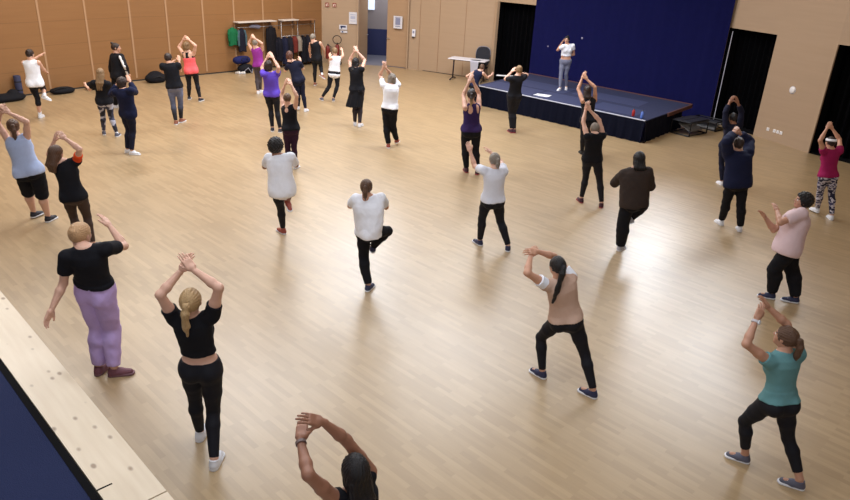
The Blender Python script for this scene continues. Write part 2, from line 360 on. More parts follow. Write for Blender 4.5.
POSES = {
 'p1': dict(S=1.009, yaw=-5, z=0, arms='fwd', free=('RA',), o=(-9.251, 15.941), J=[(0.000, 0.000, 0.858), (-0.094, -0.011, 0.874), (0.065, 0.068, 0.842), (-0.024, 0.019, 1.364), (-0.186, -0.009, 1.301), (0.149, 0.034, 1.328), (-0.242, 0.272, 1.276), (0.090, 0.249, 1.145), (-0.086, 0.411, 1.399), (0.011, 0.454, 1.042), (-0.079, 0.110, 0.484), (-0.095, 0.400, 0.666), (-0.117, 0.151, 0.089), (0.127, 0.084, 0.570), (-0.024, 0.040, 1.502)]),
 'p2': dict(S=0.946, yaw=15, z=0, arms='down', free=(), o=(-7.123, 14.784), J=[(0.000, 0.000, 0.787), (-0.083, -0.012, 0.820), (0.086, -0.000, 0.815), (0.001, -0.077, 1.253), (-0.156, -0.057, 1.184), (0.146, -0.130, 1.177), (-0.279, 0.108, 1.009), (0.138, 0.062, 0.990), (-0.388, 0.303, 1.048), (0.066, 0.206, 0.830), (-0.089, 0.106, 0.456), (0.078, 0.071, 0.438), (-0.131, 0.168, 0.090), (0.163, -0.013, 0.084), (0.007, -0.051, 1.386)]),
 'p3': dict(S=1.055, yaw=-50, z=0, arms='down', free=(), o=(-7.936, 17.397), J=[(0.000, 0.000, 0.850), (-0.087, -0.042, 0.880), (0.088, 0.030, 0.891), (-0.055, 0.039, 1.379), (-0.215, -0.015, 1.298), (0.122, 0.080, 1.338), (-0.330, -0.064, 1.025), (0.348, 0.084, 1.140), (-0.450, -0.031, 0.805), (0.238, 0.163, 0.926), (-0.144, -0.074, 0.458), (0.006, 0.035, 0.472), (-0.317, -0.075, 0.080), (-0.173, 0.043, 0.095), (-0.074, 0.047, 1.525)]),
 'p4': dict(S=0.979, yaw=-25, z=0, arms='face', free=(), o=(-6.083, 13.574), J=[(0.000, 0.000, 0.852), (-0.090, -0.024, 0.852), (0.085, -0.038, 0.850), (0.029, -0.088, 1.333), (-0.115, -0.150, 1.268), (0.195, -0.054, 1.321), (-0.360, -0.058, 1.172), (0.054, 0.173, 1.240), (-0.289, 0.050, 1.369), (-0.092, 0.205, 1.421), (-0.118, 0.057, 0.465), (0.010, 0.041, 0.469), (-0.133, -0.025, 0.087), (0.024, -0.062, 0.093), (-0.017, -0.046, 1.448)]),
 'p5': dict(S=1.036, yaw=0, z=0, arms='fwd', free=(), o=(-6.102, 16.214), J=[(0.000, 0.000, 0.914), (-0.097, 0.017, 0.902), (0.088, 0.042, 0.906), (-0.051, -0.016, 1.429), (-0.220, -0.040, 1.367), (0.120, 0.030, 1.393), (-0.318, 0.191, 1.211), (0.071, 0.263, 1.219), (-0.178, 0.337, 1.356), (0.020, 0.403, 1.418), (-0.090, 0.050, 0.483), (0.061, 0.129, 0.496), (-0.035, -0.025, 0.082), (0.013, 0.198, 0.096), (-0.102, 0.058, 1.536)]),
 'p6': dict(S=0.994, yaw=0, z=0, arms='up', free=(), o=(-6.585, 18.823), J=[(0.000, 0.000, 0.834), (-0.095, -0.007, 0.839), (0.069, 0.063, 0.844), (-0.059, 0.034, 1.332), (-0.217, 0.077, 1.273), (0.107, 0.005, 1.285), (-0.382, 0.274, 1.392), (0.215, -0.127, 1.511), (-0.243, 0.254, 1.586), (0.029, -0.045, 1.636), (-0.128, 0.105, 0.453), (0.069, 0.170, 0.456), (-0.204, 0.231, 0.090), (0.158, 0.064, 0.089), (-0.087, 0.042, 1.468)]),
 'p7': dict(S=0.955, yaw=-10, z=0, arms='up', free=(), o=(-5.120, 20.322), J=[(0.000, 0.000, 0.837), (-0.083, 0.030, 0.821), (0.088, 0.010, 0.816), (-0.050, 0.029, 1.313), (-0.207, 0.027, 1.254), (0.110, 0.053, 1.273), (-0.378, 0.195, 1.382), (0.180, -0.119, 1.470), (-0.253, 0.124, 1.562), (-0.011, -0.159, 1.595), (-0.118, 0.099, 0.441), (-0.017, 0.092, 0.453), (-0.060, -0.003, 0.082), (-0.064, 0.188, 0.091), (-0.091, 0.022, 1.437)]),
 'p8': dict(S=1.036, yaw=0, z=0, arms='up', free=(), o=(-3.753, 16.006), J=[(0.000, 0.000, 0.901), (-0.093, -0.034, 0.899), (0.093, -0.032, 0.909), (0.003, -0.107, 1.406), (-0.129, -0.223, 1.371), (0.146, -0.010, 1.352), (-0.216, 0.041, 1.468), (0.226, -0.229, 1.533), (-0.100, 0.067, 1.687), (0.091, -0.147, 1.726), (-0.060, 0.089, 0.499), (0.100, 0.030, 0.494), (-0.031, 0.029, 0.094), (0.171, -0.041, 0.092), (-0.033, -0.087, 1.541)]),
 'p9': dict(S=0.949, yaw=0, z=0, arms='fwd', free=('LA',), o=(-3.554, 18.194), J=[(0.000, 0.000, 0.848), (-0.080, -0.025, 0.809), (0.064, 0.064, 0.842), (-0.149, 0.050, 1.309), (-0.275, 0.060, 1.188), (0.035, 0.049, 1.266), (-0.397, 0.240, 1.026), (0.075, 0.258, 1.099), (-0.240, 0.309, 1.204), (-0.009, 0.379, 1.273), (-0.044, 0.099, 0.446), (0.088, 0.114, 0.461), (-0.069, 0.248, 0.104), (0.149, 0.108, 0.088), (-0.225, 0.028, 1.460)]),
 'p10': dict(S=1.009, yaw=-15, z=0, arms='down', free=('RA',), o=(-3.700, 21.966), J=[(0.000, 0.000, 0.868), (-0.091, 0.034, 0.878), (0.074, -0.025, 0.924), (-0.050, -0.001, 1.373), (-0.207, 0.020, 1.294), (0.125, -0.010, 1.342), (-0.335, 0.194, 1.104), (0.147, 0.195, 1.143), (-0.393, 0.347, 0.926), (0.103, 0.355, 0.967), (-0.114, 0.098, 0.475), (0.053, 0.187, 0.576), (-0.151, 0.160, 0.084), (0.232, -0.140, 0.434), (-0.121, -0.010, 1.491)]),
 'p11': dict(S=0.947, yaw=20, z=0, arms='fwd', free=(), o=(-2.860, 19.874), J=[(0.000, 0.000, 0.788), (-0.085, 0.031, 0.786), (0.083, 0.021, 0.817), (0.043, 0.029, 1.261), (-0.093, -0.054, 1.213), (0.192, 0.080, 1.204), (-0.088, 0.146, 1.032), (0.326, 0.313, 1.224), (-0.060, 0.300, 1.198), (0.347, 0.507, 1.340), (-0.127, 0.083, 0.408), (0.106, 0.053, 0.436), (-0.326, 0.136, 0.096), (-0.021, 0.007, 0.086), (0.034, 0.042, 1.390)]),
 'p12': dict(S=1.039, yaw=-5, z=0, arms='up', free=(), o=(-1.878, 16.929), J=[(0.000, 0.000, 0.925), (-0.095, 0.023, 0.911), (0.091, 0.033, 0.906), (-0.025, -0.005, 1.445), (-0.165, 0.088, 1.384), (0.133, -0.089, 1.432), (-0.253, 0.318, 1.547), (0.159, 0.144, 1.613), (-0.140, 0.283, 1.767), (-0.017, 0.138, 1.791), (-0.063, 0.090, 0.497), (0.072, 0.094, 0.490), (-0.065, 0.113, 0.087), (0.077, 0.013, 0.086), (-0.052, 0.073, 1.558)]),
 'p13': dict(S=1.006, yaw=0, z=0, arms='up', free=('RA',), o=(-0.942, 15.111), J=[(0.000, 0.000, 0.904), (-0.086, 0.032, 0.876), (0.078, -0.044, 0.871), (0.014, 0.000, 1.408), (-0.161, -0.011, 1.395), (0.155, 0.104, 1.397), (-0.253, 0.190, 1.577), (-0.024, 0.153, 1.617), (-0.177, 0.031, 1.741), (-0.108, -0.027, 1.754), (-0.070, 0.072, 0.471), (0.073, 0.094, 0.488), (-0.011, -0.005, 0.085), (0.155, 0.260, 0.137), (0.019, 0.070, 1.523)]),
 'p14': dict(S=1.023, yaw=15, z=0, arms='up', free=(), o=(-5.875, 9.561), J=[(0.000, 0.000, 0.868), (-0.084, 0.045, 0.849), (0.095, 0.017, 0.883), (-0.099, 0.071, 1.369), (-0.232, 0.154, 1.286), (0.066, 0.016, 1.391), (-0.338, 0.175, 1.557), (0.135, -0.134, 1.630), (-0.218, 0.033, 1.718), (-0.079, -0.082, 1.741), (-0.124, 0.223, 0.477), (0.098, 0.093, 0.476), (-0.143, 0.369, 0.100), (0.099, 0.187, 0.084), (-0.113, 0.085, 1.507)]),
 'p15': dict(S=0.961, yaw=-5, z=0, arms='up', free=(), o=(-4.823, 8.750), J=[(0.000, 0.000, 0.830), (-0.089, 0.015, 0.817), (0.083, 0.037, 0.819), (-0.057, -0.001, 1.309), (-0.188, 0.002, 1.200), (0.107, 0.040, 1.319), (-0.364, 0.167, 1.328), (0.253, -0.083, 1.515), (-0.258, 0.180, 1.532), (0.058, -0.059, 1.638), (-0.156, 0.157, 0.460), (0.035, 0.184, 0.461), (-0.064, 0.146, 0.091), (0.102, 0.118, 0.092), (-0.125, -0.023, 1.418)]),
 'p16': dict(S=1.068, yaw=-15, z=0, arms='down', free=(), o=(-3.157, 5.865), J=[(0.000, 0.000, 0.946), (-0.096, -0.029, 0.929), (0.096, -0.022, 0.918), (0.062, -0.129, 1.460), (-0.089, -0.200, 1.373), (0.221, -0.033, 1.438), (-0.180, -0.197, 1.082), (0.177, 0.251, 1.343), (-0.219, -0.345, 0.873), (-0.019, 0.321, 1.493), (-0.081, 0.035, 0.501), (0.044, 0.076, 0.500), (-0.083, -0.037, 0.086), (0.083, -0.018, 0.090), (-0.022, -0.059, 1.553)]),
 'p17': dict(S=1.002, yaw=0, z=0, arms='up', free=(), o=(-1.794, 4.784), J=[(0.000, 0.000, 0.873), (-0.094, -0.015, 0.870), (0.081, -0.019, 0.826), (-0.039, -0.042, 1.371), (-0.192, 0.016, 1.312), (0.133, -0.036, 1.382), (-0.239, -0.093, 1.571), (0.219, -0.074, 1.651), (-0.112, 0.050, 1.716), (0.014, -0.010, 1.760), (-0.120, 0.093, 0.480), (0.058, 0.012, 0.422), (-0.129, 0.152, 0.089), (0.106, -0.200, 0.088), (-0.020, -0.042, 1.505)]),
 'p18': dict(S=0.934, yaw=30, z=0, arms='up', free=(), o=(-0.362, 3.022), J=[(0.000, 0.000, 0.820), (-0.084, 0.029, 0.825), (0.084, 0.028, 0.825), (0.054, -0.011, 1.283), (-0.107, -0.032, 1.303), (0.176, 0.097, 1.277), (-0.250, -0.044, 1.528), (0.053, 0.158, 1.505), (-0.216, 0.171, 1.582), (-0.088, 0.157, 1.679), (-0.100, 0.066, 0.449), (0.103, 0.066, 0.449), (-0.122, 0.014, 0.084), (0.125, 0.014, 0.084), (0.042, 0.003, 1.408)]),
 'p19': dict(S=0.986, yaw=-5, z=0, arms='fwd', free=('RA',), o=(-2.129, 9.451), J=[(0.000, 0.000, 0.838), (-0.090, 0.016, 0.817), (0.079, 0.048, 0.858), (-0.042, 0.047, 1.330), (-0.202, 0.073, 1.271), (0.127, 0.074, 1.311), (-0.323, 0.238, 1.079), (0.139, 0.289, 1.130), (-0.123, 0.324, 1.171), (-0.072, 0.359, 1.212), (-0.087, 0.204, 0.464), (-0.003, 0.420, 0.740), (-0.108, 0.331, 0.096), (0.074, 0.047, 0.666), (-0.084, 0.061, 1.457)]),
 'p20': dict(S=0.929, yaw=0, z=0, arms='fwd', free=('RA',), o=(-0.724, 8.037), J=[(0.000, 0.000, 0.833), (-0.070, 0.041, 0.800), (0.028, -0.081, 0.855), (-0.015, 0.006, 1.297), (-0.169, 0.014, 1.248), (0.140, 0.042, 1.268), (-0.263, 0.199, 1.084), (0.196, 0.227, 1.086), (-0.058, 0.279, 1.116), (-0.016, 0.286, 1.121), (-0.067, 0.101, 0.428), (0.224, 0.224, 0.755), (0.008, -0.014, 0.086), (0.027, 0.348, 0.473), (-0.038, -0.015, 1.418)]),
 'p21': dict(S=1.076, yaw=0, z=0, arms='up', free=(), o=(0.788, 13.458), J=[(0.000, 0.000, 0.893), (-0.097, 0.022, 0.918), (0.096, 0.027, 0.915), (-0.027, 0.034, 1.430), (-0.158, -0.091, 1.358), (0.121, 0.126, 1.343), (-0.196, 0.144, 1.552), (0.117, 0.336, 1.566), (-0.111, 0.177, 1.795), (-0.009, 0.298, 1.789), (-0.092, 0.141, 0.499), (0.123, 0.108, 0.488), (-0.030, 0.101, 0.081), (0.188, -0.012, 0.083), (-0.049, 0.063, 1.587)]),
 'p23': dict(S=0.86, yaw=-20, z=0, arms='down', free=(), o=(1.106, 19.820), J=[(0.000, 0.000, 0.684), (-0.064, 0.046, 0.711), (0.082, -0.001, 0.691), (0.141, 0.059, 1.088), (-0.003, 0.066, 1.032), (0.275, 0.003, 1.039), (-0.209, 0.041, 0.902), (0.360, 0.190, 0.903), (-0.127, 0.155, 0.751), (0.417, 0.382, 0.954), (0.025, 0.102, 0.378), (0.211, 0.102, 0.385), (-0.147, 0.153, 0.090), (0.045, 0.128, 0.089), (0.207, 0.092, 1.185)]),
 'p24': dict(S=1.033, yaw=10, z=0, arms='face', free=(), o=(2.006, 17.226), J=[(0.000, 0.000, 0.915), (-0.091, -0.032, 0.896), (0.095, -0.020, 0.895), (0.006, -0.071, 1.426), (-0.155, -0.121, 1.353), (0.175, -0.030, 1.367), (-0.218, 0.162, 1.300), (0.342, 0.210, 1.404), (-0.053, 0.249, 1.464), (0.150, 0.069, 1.473), (-0.033, 0.048, 0.490), (0.048, 0.053, 0.486), (0.009, -0.033, 0.091), (0.087, -0.036, 0.087), (0.047, -0.033, 1.554)]),
 'p25': dict(S=0.948, yaw=160, z=0.55, arms='down', free=(), o=(3.782, 20.563), J=[(0.000, -0.000, 0.830), (-0.085, -0.031, 0.837), (0.085, -0.026, 0.827), (0.001, 0.027, 1.304), (-0.142, -0.053, 1.268), (0.105, 0.144, 1.244), (-0.192, -0.149, 1.022), (0.271, -0.024, 1.113), (-0.032, 0.010, 0.982), (0.176, 0.019, 1.316), (-0.052, -0.072, 0.457), (0.076, 0.033, 0.448), (-0.093, -0.173, 0.098), (0.045, 0.093, 0.078), (0.034, 0.007, 1.426)]),
 'p26': dict(S=1.017, yaw=-5, z=0, arms='up', free=(), o=(3.484, 15.296), J=[(0.000, 0.000, 0.819), (-0.080, -0.044, 0.850), (0.096, -0.005, 0.825), (-0.051, 0.103, 1.318), (-0.182, -0.005, 1.252), (0.109, 0.163, 1.251), (-0.290, 0.150, 1.472), (0.067, 0.134, 1.536), (-0.231, 0.227, 1.696), (-0.124, 0.186, 1.687), (-0.056, 0.041, 0.448), (0.135, 0.125, 0.436), (-0.010, 0.177, 0.075), (0.206, 0.293, 0.079), (-0.092, 0.131, 1.459)]),
 'p27': dict(S=0.979, yaw=0, z=0, arms='up', free=(), o=(2.903, 11.992), J=[(0.000, 0.000, 0.859), (-0.091, -0.023, 0.858), (0.083, -0.033, 0.835), (-0.046, -0.114, 1.332), (-0.192, -0.189, 1.299), (0.112, -0.061, 1.302), (-0.254, -0.013, 1.506), (0.036, 0.064, 1.540), (-0.212, 0.128, 1.690), (-0.141, 0.088, 1.693), (-0.045, 0.077, 0.477), (0.190, -0.043, 0.453), (-0.074, 0.051, 0.092), (0.253, -0.167, 0.087), (-0.035, 0.003, 1.393)]),
 'p28': dict(S=1.01, yaw=0, z=0, arms='fwd', free=('RA',), o=(3.068, 9.706), J=[(0.000, 0.000, 0.845), (-0.090, -0.010, 0.875), (0.076, 0.060, 0.852), (-0.049, 0.063, 1.345), (-0.202, 0.071, 1.240), (0.124, 0.022, 1.314), (-0.258, 0.275, 1.044), (0.241, 0.112, 1.066), (-0.068, 0.315, 1.189), (0.103, 0.282, 1.170), (-0.089, 0.060, 0.472), (0.251, 0.381, 0.669), (-0.044, 0.142, 0.085), (-0.002, 0.096, 0.553), (-0.018, 0.079, 1.483)]),
 'p29': dict(S=0.965, yaw=20, z=0, arms='fwd', free=(), o=(0.961, 9.589), J=[(0.000, 0.000, 0.802), (-0.081, 0.022, 0.838), (0.088, 0.028, 0.800), (-0.026, -0.022, 1.283), (-0.186, 0.029, 1.257), (0.134, -0.003, 1.234), (-0.202, 0.302, 1.235), (0.198, 0.258, 1.294), (-0.237, 0.432, 1.423), (0.122, 0.459, 1.381), (-0.084, 0.142, 0.467), (0.188, 0.064, 0.424), (-0.059, 0.203, 0.091), (0.278, -0.099, 0.089), (-0.023, 0.030, 1.402)]),
 'p30': dict(S=0.931, yaw=25, z=0, arms='up', free=(), o=(1.453, 6.066), J=[(0.000, 0.000, 0.796), (-0.058, 0.057, 0.757), (0.077, -0.040, 0.774), (-0.100, 0.056, 1.249), (-0.254, 0.069, 1.195), (0.056, 0.095, 1.217), (-0.473, 0.087, 1.344), (-0.062, 0.260, 1.390), (-0.347, 0.246, 1.439), (-0.269, 0.256, 1.471), (-0.072, 0.277, 0.450), (0.198, -0.131, 0.428), (-0.059, 0.193, 0.091), (0.242, -0.290, 0.098), (-0.133, 0.089, 1.366)]),
 'p31': dict(S=0.994, yaw=0, z=0, arms='up', free=(), o=(5.107, 10.960), J=[(0.000, 0.000, 0.867), (-0.088, 0.028, 0.843), (0.089, 0.033, 0.865), (-0.056, 0.093, 1.356), (-0.219, 0.108, 1.303), (0.112, 0.128, 1.341), (-0.339, -0.005, 1.533), (0.200, 0.364, 1.469), (-0.196, 0.154, 1.639), (0.003, 0.341, 1.603), (-0.038, 0.155, 0.464), (0.157, 0.028, 0.469), (0.012, 0.286, 0.097), (0.234, 0.025, 0.084), (-0.088, 0.123, 1.483)]),
 'p32': dict(S=0.929, yaw=0, z=0, arms='up', free=(), o=(6.001, 13.687), J=[(0.000, 0.000, 0.788), (-0.085, 0.007, 0.814), (0.083, 0.010, 0.815), (0.008, -0.009, 1.253), (-0.148, -0.020, 1.222), (0.161, 0.037, 1.234), (-0.187, 0.028, 1.479), (0.178, 0.139, 1.477), (-0.102, 0.142, 1.650), (0.051, 0.103, 1.657), (-0.039, 0.018, 0.441), (0.125, 0.046, 0.443), (0.021, -0.056, 0.086), (0.218, 0.027, 0.089), (-0.017, 0.022, 1.372)]),
 'p33': dict(S=0.94, yaw=5, z=0, arms='up', free=(), o=(7.129, 11.951), J=[(0.000, 0.000, 0.784), (-0.085, -0.028, 0.785), (0.084, -0.019, 0.804), (-0.035, 0.058, 1.251), (-0.191, 0.025, 1.223), (0.125, 0.046, 1.234), (-0.350, -0.036, 1.429), (0.205, 0.248, 1.390), (-0.265, 0.000, 1.636), (0.082, 0.346, 1.556), (0.011, 0.079, 0.432), (0.173, -0.010, 0.434), (0.129, 0.194, 0.100), (0.212, -0.130, 0.084), (-0.064, 0.088, 1.371)]),
 'p34': dict(S=0.974, yaw=75, z=0, arms='fwd', free=(), o=(4.721, 8.323), J=[(0.000, 0.000, 0.814), (-0.087, -0.027, 0.832), (0.087, -0.032, 0.815), (0.047, -0.044, 1.299), (-0.122, -0.018, 1.322), (0.168, -0.002, 1.182), (-0.219, 0.211, 1.200), (0.138, 0.183, 0.974), (-0.000, 0.236, 1.278), (0.071, 0.331, 1.142), (0.028, 0.071, 0.467), (0.150, -0.168, 0.449), (0.118, 0.001, 0.099), (0.113, -0.296, 0.088), (0.075, -0.050, 1.430)]),
 'p35': dict(S=0.912, yaw=40, z=0, arms='up', free=(), o=(3.046, 4.848), J=[(0.000, 0.000, 0.785), (-0.063, 0.058, 0.765), (0.077, -0.025, 0.751), (0.016, 0.079, 1.235), (-0.124, 0.131, 1.172), (0.158, 0.017, 1.196), (-0.291, 0.268, 1.317), (0.162, 0.174, 1.404), (-0.152, 0.297, 1.483), (0.052, 0.311, 1.535), (0.010, 0.223, 0.443), (0.156, -0.105, 0.399), (0.077, 0.168, 0.093), (0.144, -0.294, 0.091), (0.021, 0.103, 1.357)]),
 'p22': dict(S=0.92, yaw=0, z=0, arms='up', free=(), o=(-2.728, 13.089), J=[(0.000, 0.000, 0.822), (-0.086, 0.006, 0.807), (0.075, 0.045, 0.818), (-0.044, 0.046, 1.278), (-0.164, 0.118, 1.198), (0.102, -0.022, 1.263), (-0.211, 0.233, 1.427), (0.158, -0.140, 1.489), (-0.130, 0.195, 1.630), (0.052, -0.094, 1.679), (-0.092, 0.070, 0.440), (0.040, 0.057, 0.448), (-0.079, 0.144, 0.085), (0.057, 0.070, 0.085), (-0.057, 0.027, 1.400)]),
}
# ------------------------------------------------------------------ people
JN = ['PV', 'LH', 'RH', 'N', 'LS', 'RS', 'LE', 'RE', 'LW', 'RW', 'LK', 'RK', 'LA', 'RA', 'HD']
US = [-.30, -.2, -.1, 0, .1, .25, .42, .6, .75, .88, .97, 1.06]
WA = [.03, .10, .152, .166, .160, .136, .124, .134, .148, .150, .095, .045]
WB = [.02, .07, .102, .112, .106, .090, .084, .096, .104, .090, .062, .040]
LA_ = [.03, .17, .185, .188, .184, .178, .172, .170, .172, .164, .105, .05]
LB_ = [.02, .13, .138, .140, .136, .128, .122, .122, .118, .100, .068, .045]
def torso_field(g, J, S, loose=0, w=1, off=0, cut_lo=None, cut_hi=None, flare=0):
    X, Y, Z = g.coords()
    O = J['PV']; ax = J['N']-O; L = np.linalg.norm(ax); U = ax/L
    A0 = nrm(J['RH']-J['LH']); A0 = nrm(A0-U*(A0@U)); A1 = nrm(J['RS']-J['LS']); A1 = nrm(A1-U*(A1@U))
    B0 = np.cross(U, A0); B1 = np.cross(U, A1)
    q = (X-O[0], Y-O[1], Z-O[2]); dot = lambda v: q[0]*v[0]+q[1]*v[1]+q[2]*v[2]
    u = dot(U)/L; t = np.clip(u, 0, 1)
    x = dot(A0)*(1-t)+dot(A1)*t; y = dot(B0)*(1-t)+dot(B1)*t
    a = np.interp(u, US, np.array(WA)*(1-loose)+np.array(LA_)*loose)*S*w
    b = np.interp(u, US, np.array(WB)*(1-loose)+np.array(LB_)*loose)*S*(1+(w-1)*1.3)
    if flare: f_ = 1+flare*np.clip(.5-u, 0, 2); a = a*f_; b = b*f_
    D = (np.sqrt((x/a)**2+(y/b)**2)-1)*(a*b)**.5*.92-off
    lo = -.28 if cut_lo is None else cut_lo; hi = 1.06 if cut_hi is None else cut_hi
    D = np.maximum(D, (lo-u)*L)
    D = np.maximum(D, (u-hi)*L)
    return D.astype(np.float32), dict(O=O, U=U, L=L, A0=A0, A1=A1, B0=B0, B1=B1, u=u)
def person(pid, label, sp):
    d = POSES[pid]; S = d['S']; J = {k: V(*v) for k, v in zip(JN, d['J'])}
    zg = d.get('z', 0)
    root = empty('person', (d['o'][0], d['o'][1], zg), R(d['yaw']))
    tag(root, label, 'person', 'dancers on the parquet floor' if pid != 'p25' else None)
    dist = math.hypot(d['o'][0], d['o'][1]); near = dist < 11
    h = min(.014, max(.0068, dist/686*.85))
    pts = np.array(list(J.values())); lo = pts.min(0)-.22; hi = pts.max(0)+.22; lo[2] = min(lo[2], -.02); hi[2] = max(J['HD'][2]+.05, pts[:, 2].max()+.08)
    g = Grid(lo, hi, h); w = sp.get('w', 1); lw = sp.get('lw', 1); aw = sp.get('aw', 1)
    T, tf = torso_field(g, J, S, 0, w)
    up_ = tf['U']; B0, B1, A0, A1 = tf['B0'], tf['B1'], tf['A0'], tf['A1']
    at = lambda u, x, y: tf['O']+up_*tf['L']*u+(A0*(1-u)+A1*u)*x*S+(B0*(1-u)+B1*u)*y*S
    def torso_extra(F, off=0, k=.05):
        for x in (-1, 1):
            if sp.get('glute', 1): g.ell(F, at(-.04, x*.075*w, -.055), V(.085, .078, .09)*S*(.5+.5*w), k, off=off)
            if not sp.get('flat'): g.ell(F, at(.66, x*.066*w, .070), V(.062, .055, .06)*S*(.5+.5*w), .03, off=off)
            sh = J['LS'] if x < 0 else J['RS']
            nb = J['N']-up_*.035*S
            g.cap(F, nb, sh*.85+nb*.15-up_*.012, .048*S, .050*S, .045, off=off)
    def arm(F, s_, t=2, off=0, k=.025, scale=1):
        a, b, c = J[s_+'S'], J[s_+'E'], J[s_+'W']; ra = aw*S*scale
        cu = []
        if t <= 1:
            n = nrm(b-a); cu = [(a+(b-a)*t, n)]
        g.cap(F, a, a+(b-a)*.45, .050*ra, .043*ra, k, cuts=cu, off=off); g.cap(F, a+(b-a)*.45, b, .043*ra, .035*ra, .02, cuts=cu, off=off)
        if t > 1:
            n = nrm(c-b); cu = [(b+(c-b)*(t-1), n)]
            m = b+(c-b)*.3
            g.cap(F, b, m, .035*ra, .038*ra, .02, cuts=cu, off=off); g.cap(F, m, c, .038*ra, .0235*ra, .015, cuts=cu, off=off)
    def leg(F, s_, t=2, off=0, k=.04, wide=0):
        a, b, c = J[s_+'H'], J[s_+'K'], J[s_+'A']; r = lw*S; cu = []
        if t <= 1: cu = [(a+(b-a)*t, nrm(b-a))]
        m = a+(b-a)*.5
        g.cap(F, a, m, .086*r, .072*r+wide*.5, k, cuts=cu, off=off); g.cap(F, m, b, .072*r+wide*.5, .051*r+wide, .02, cuts=cu, off=off)
        if t > 1:
            n = nrm(c-b); cu = [(b+(c-b)*(t-1), n)]
            bk = nrm(np.cross(nrm(c-b), A0)); bk = bk if bk[1] < 0 else -bk
            m = b+(c-b)*.3+bk*.014*S
            g.cap(F, b, m, .050*r+wide, .054*r+wide, .02, cuts=cu, off=off); g.cap(F, m, c, .054*r+wide, .034*S+wide, .02, cuts=cu, off=off)
    # ---- body
    F = T.copy(); torso_extra(F)
    for s_ in 'LR': arm(F, s_)
    hyaw = R(sp.get('hy', 0)); hp = R(sp.get('hp', 0)); hr = R(sp.get('hr', 0))
    hb = (Matrix.Rotation(hyaw, 3, 'Z') @ Matrix.Rotation(hr, 3, 'Y') @ Matrix.Rotation(hp, 3, 'X')); HB = np.array([list(hb.col[i]) for i in range(3)])
    hs = S*.94
    g.cap(F, J['N']-up_*.04*S, J['HD']+(-HB[2]*.05-HB[1]*.03)*S, .056*S, .049*S, .03)
    for s_ in 'LR': leg(F, s_, k=.03)
    feet = {}
    for i, s_ in enumerate('LR'):
        A = J[s_+'A']; K = J[s_+'K']; fy = sp.get('fy', (12, -12))[i]
        f = V(-math.sin(R(fy)), math.cos(R(fy)), 0)
        if s_+'A' in d['free'] or A[2] > .13:
            sh = nrm(A-K); f = nrm(f-sh*(f@sh)*1.0+sh*.45)
        elif A[2] > .1: f = nrm(f+V(0, 0, -.25))
        upf = frame(f, V(0, 0, 1) if abs(f[2]) < .8 else nrm(K-A)); feet[s_] = upf
        g.cap(F, A-upf[2]*.045*S-upf[1]*.02*S, A-upf[2]*.058*S+upf[1]*.12*S, .026*S, .022*S, .03)
        g.cap(F, A, A-upf[2]*.05*S-upf[1]*.02*S, .030*S, .026*S, .02)
    P, Q = surf(F, g.lo, h)
    Ps, Qs, Ms = [P], [Q], [np.zeros(len(Q), int)]; n = len(P)
    hp_, hq_, hm_ = HEAD; Ps.append(place(hp_, HB, J['HD'], hs)); Qs.append(hq_+n); Ms.append(hm_); n += len(hp_)
    mode = sp.get('hands', d['arms'])
    for s_ in 'LR':
        W, E_ = J[s_+'W'], J[s_+'E']; o_ = J[('R' if s_ == 'L' else 'L')+'W']; fa = nrm(W-E_); sx = -1 if s_ == 'L' else 1
        if mode == 'up':
            dr = nrm(fa*.55+nrm((W+o_)/2+V(0, 0, .12)-W)*.6+V(0, 0, .15)); zr = V(sx*.35, -.75, .45)
        elif mode == 'down': dr = fa; zr = V(sx, 0, .1)
        elif mode == 'pinch': dr = nrm(fa*.8+(nrm(o_-W))*.3); zr = V(sx*.5, -.6, .5)
        else: dr = nrm(fa+V(0, .1, .1)); zr = V(sx*.4, -.3, .8)
        B = frame(dr, nrm(zr)); hv, hq = HANDN if near else HANDF
        # right hand: thumb towards the body side
        mir = (s_ == 'L'); Pp = place(hv, B, W+dr*.012, S*.98, mirror=mir)
        Ps.append(Pp); Qs.append((hq[:, ::-1] if mir else hq)+n); Ms.append(np.zeros(len(hq), int)); n += len(hv)
    sk = sp['skin']
    me = mk_mesh('body', np.concatenate(Ps), np.concatenate(Qs), [sk, EYEW, IRIS, mat('lips', (.45, .18, .16), .4), mat('brow', (.08, .05, .035), .8)], np.concatenate(Ms))
    link('body', me, root)
    # ---- clothes
    X, Y, Z = g.coords(); u = tf['u']
    def wrinkle(F, amp, ph):
        return F+amp*noise3(X, Y, Z, 34, ph).astype(np.float32)+amp*.5*noise3(X, Y, Z, 71, ph+2).astype(np.float32) if amp else F
    BU = g.new()
    for bi, t in enumerate(sp.get('bots', ())):
        off = t.get('off', .006)
        G, _ = torso_field(g, J, S, t.get('lo', 0), w, off+.001, cut_hi=t.get('wa', .22), cut_lo=-.3)
        if t.get('wa', .22) > -.1:
            E_ = g.new(); torso_extra(E_, off+.001, .05); G = smin(G, np.maximum(E_, (u-t.get('wa', .22))*tf['L']), .03)
        G3 = G.copy()
        for s_ in 'LR': leg(G3, s_, .22, off, .04, t.get('wide', 0))
        BU = np.minimum(BU, G3)
        if t.get('skirt'):
            Dz = J['PV'][2]-Z; f = .165+np.clip(Dz, 0, 1)*t['skirt']; hemz = J['PV'][2]-t['slen']
            fx, fy_ = t.get('sk', (0, 0)); xx = X-J['PV'][0]-fx*Dz; yy = Y-J['PV'][1]-fy_*Dz
            ang = np.arctan2(yy, xx); rad = np.sqrt(xx**2+(yy*1.25)**2)
            K_ = rad-f*(1+.06*np.sin(ang*9)*np.clip(Dz*3, 0, 1)); K_ = np.maximum(K_*.9, np.maximum(hemz-Z, Z-J['PV'][2]-.05)); G = smin(G, K_.astype(np.float32), .02)
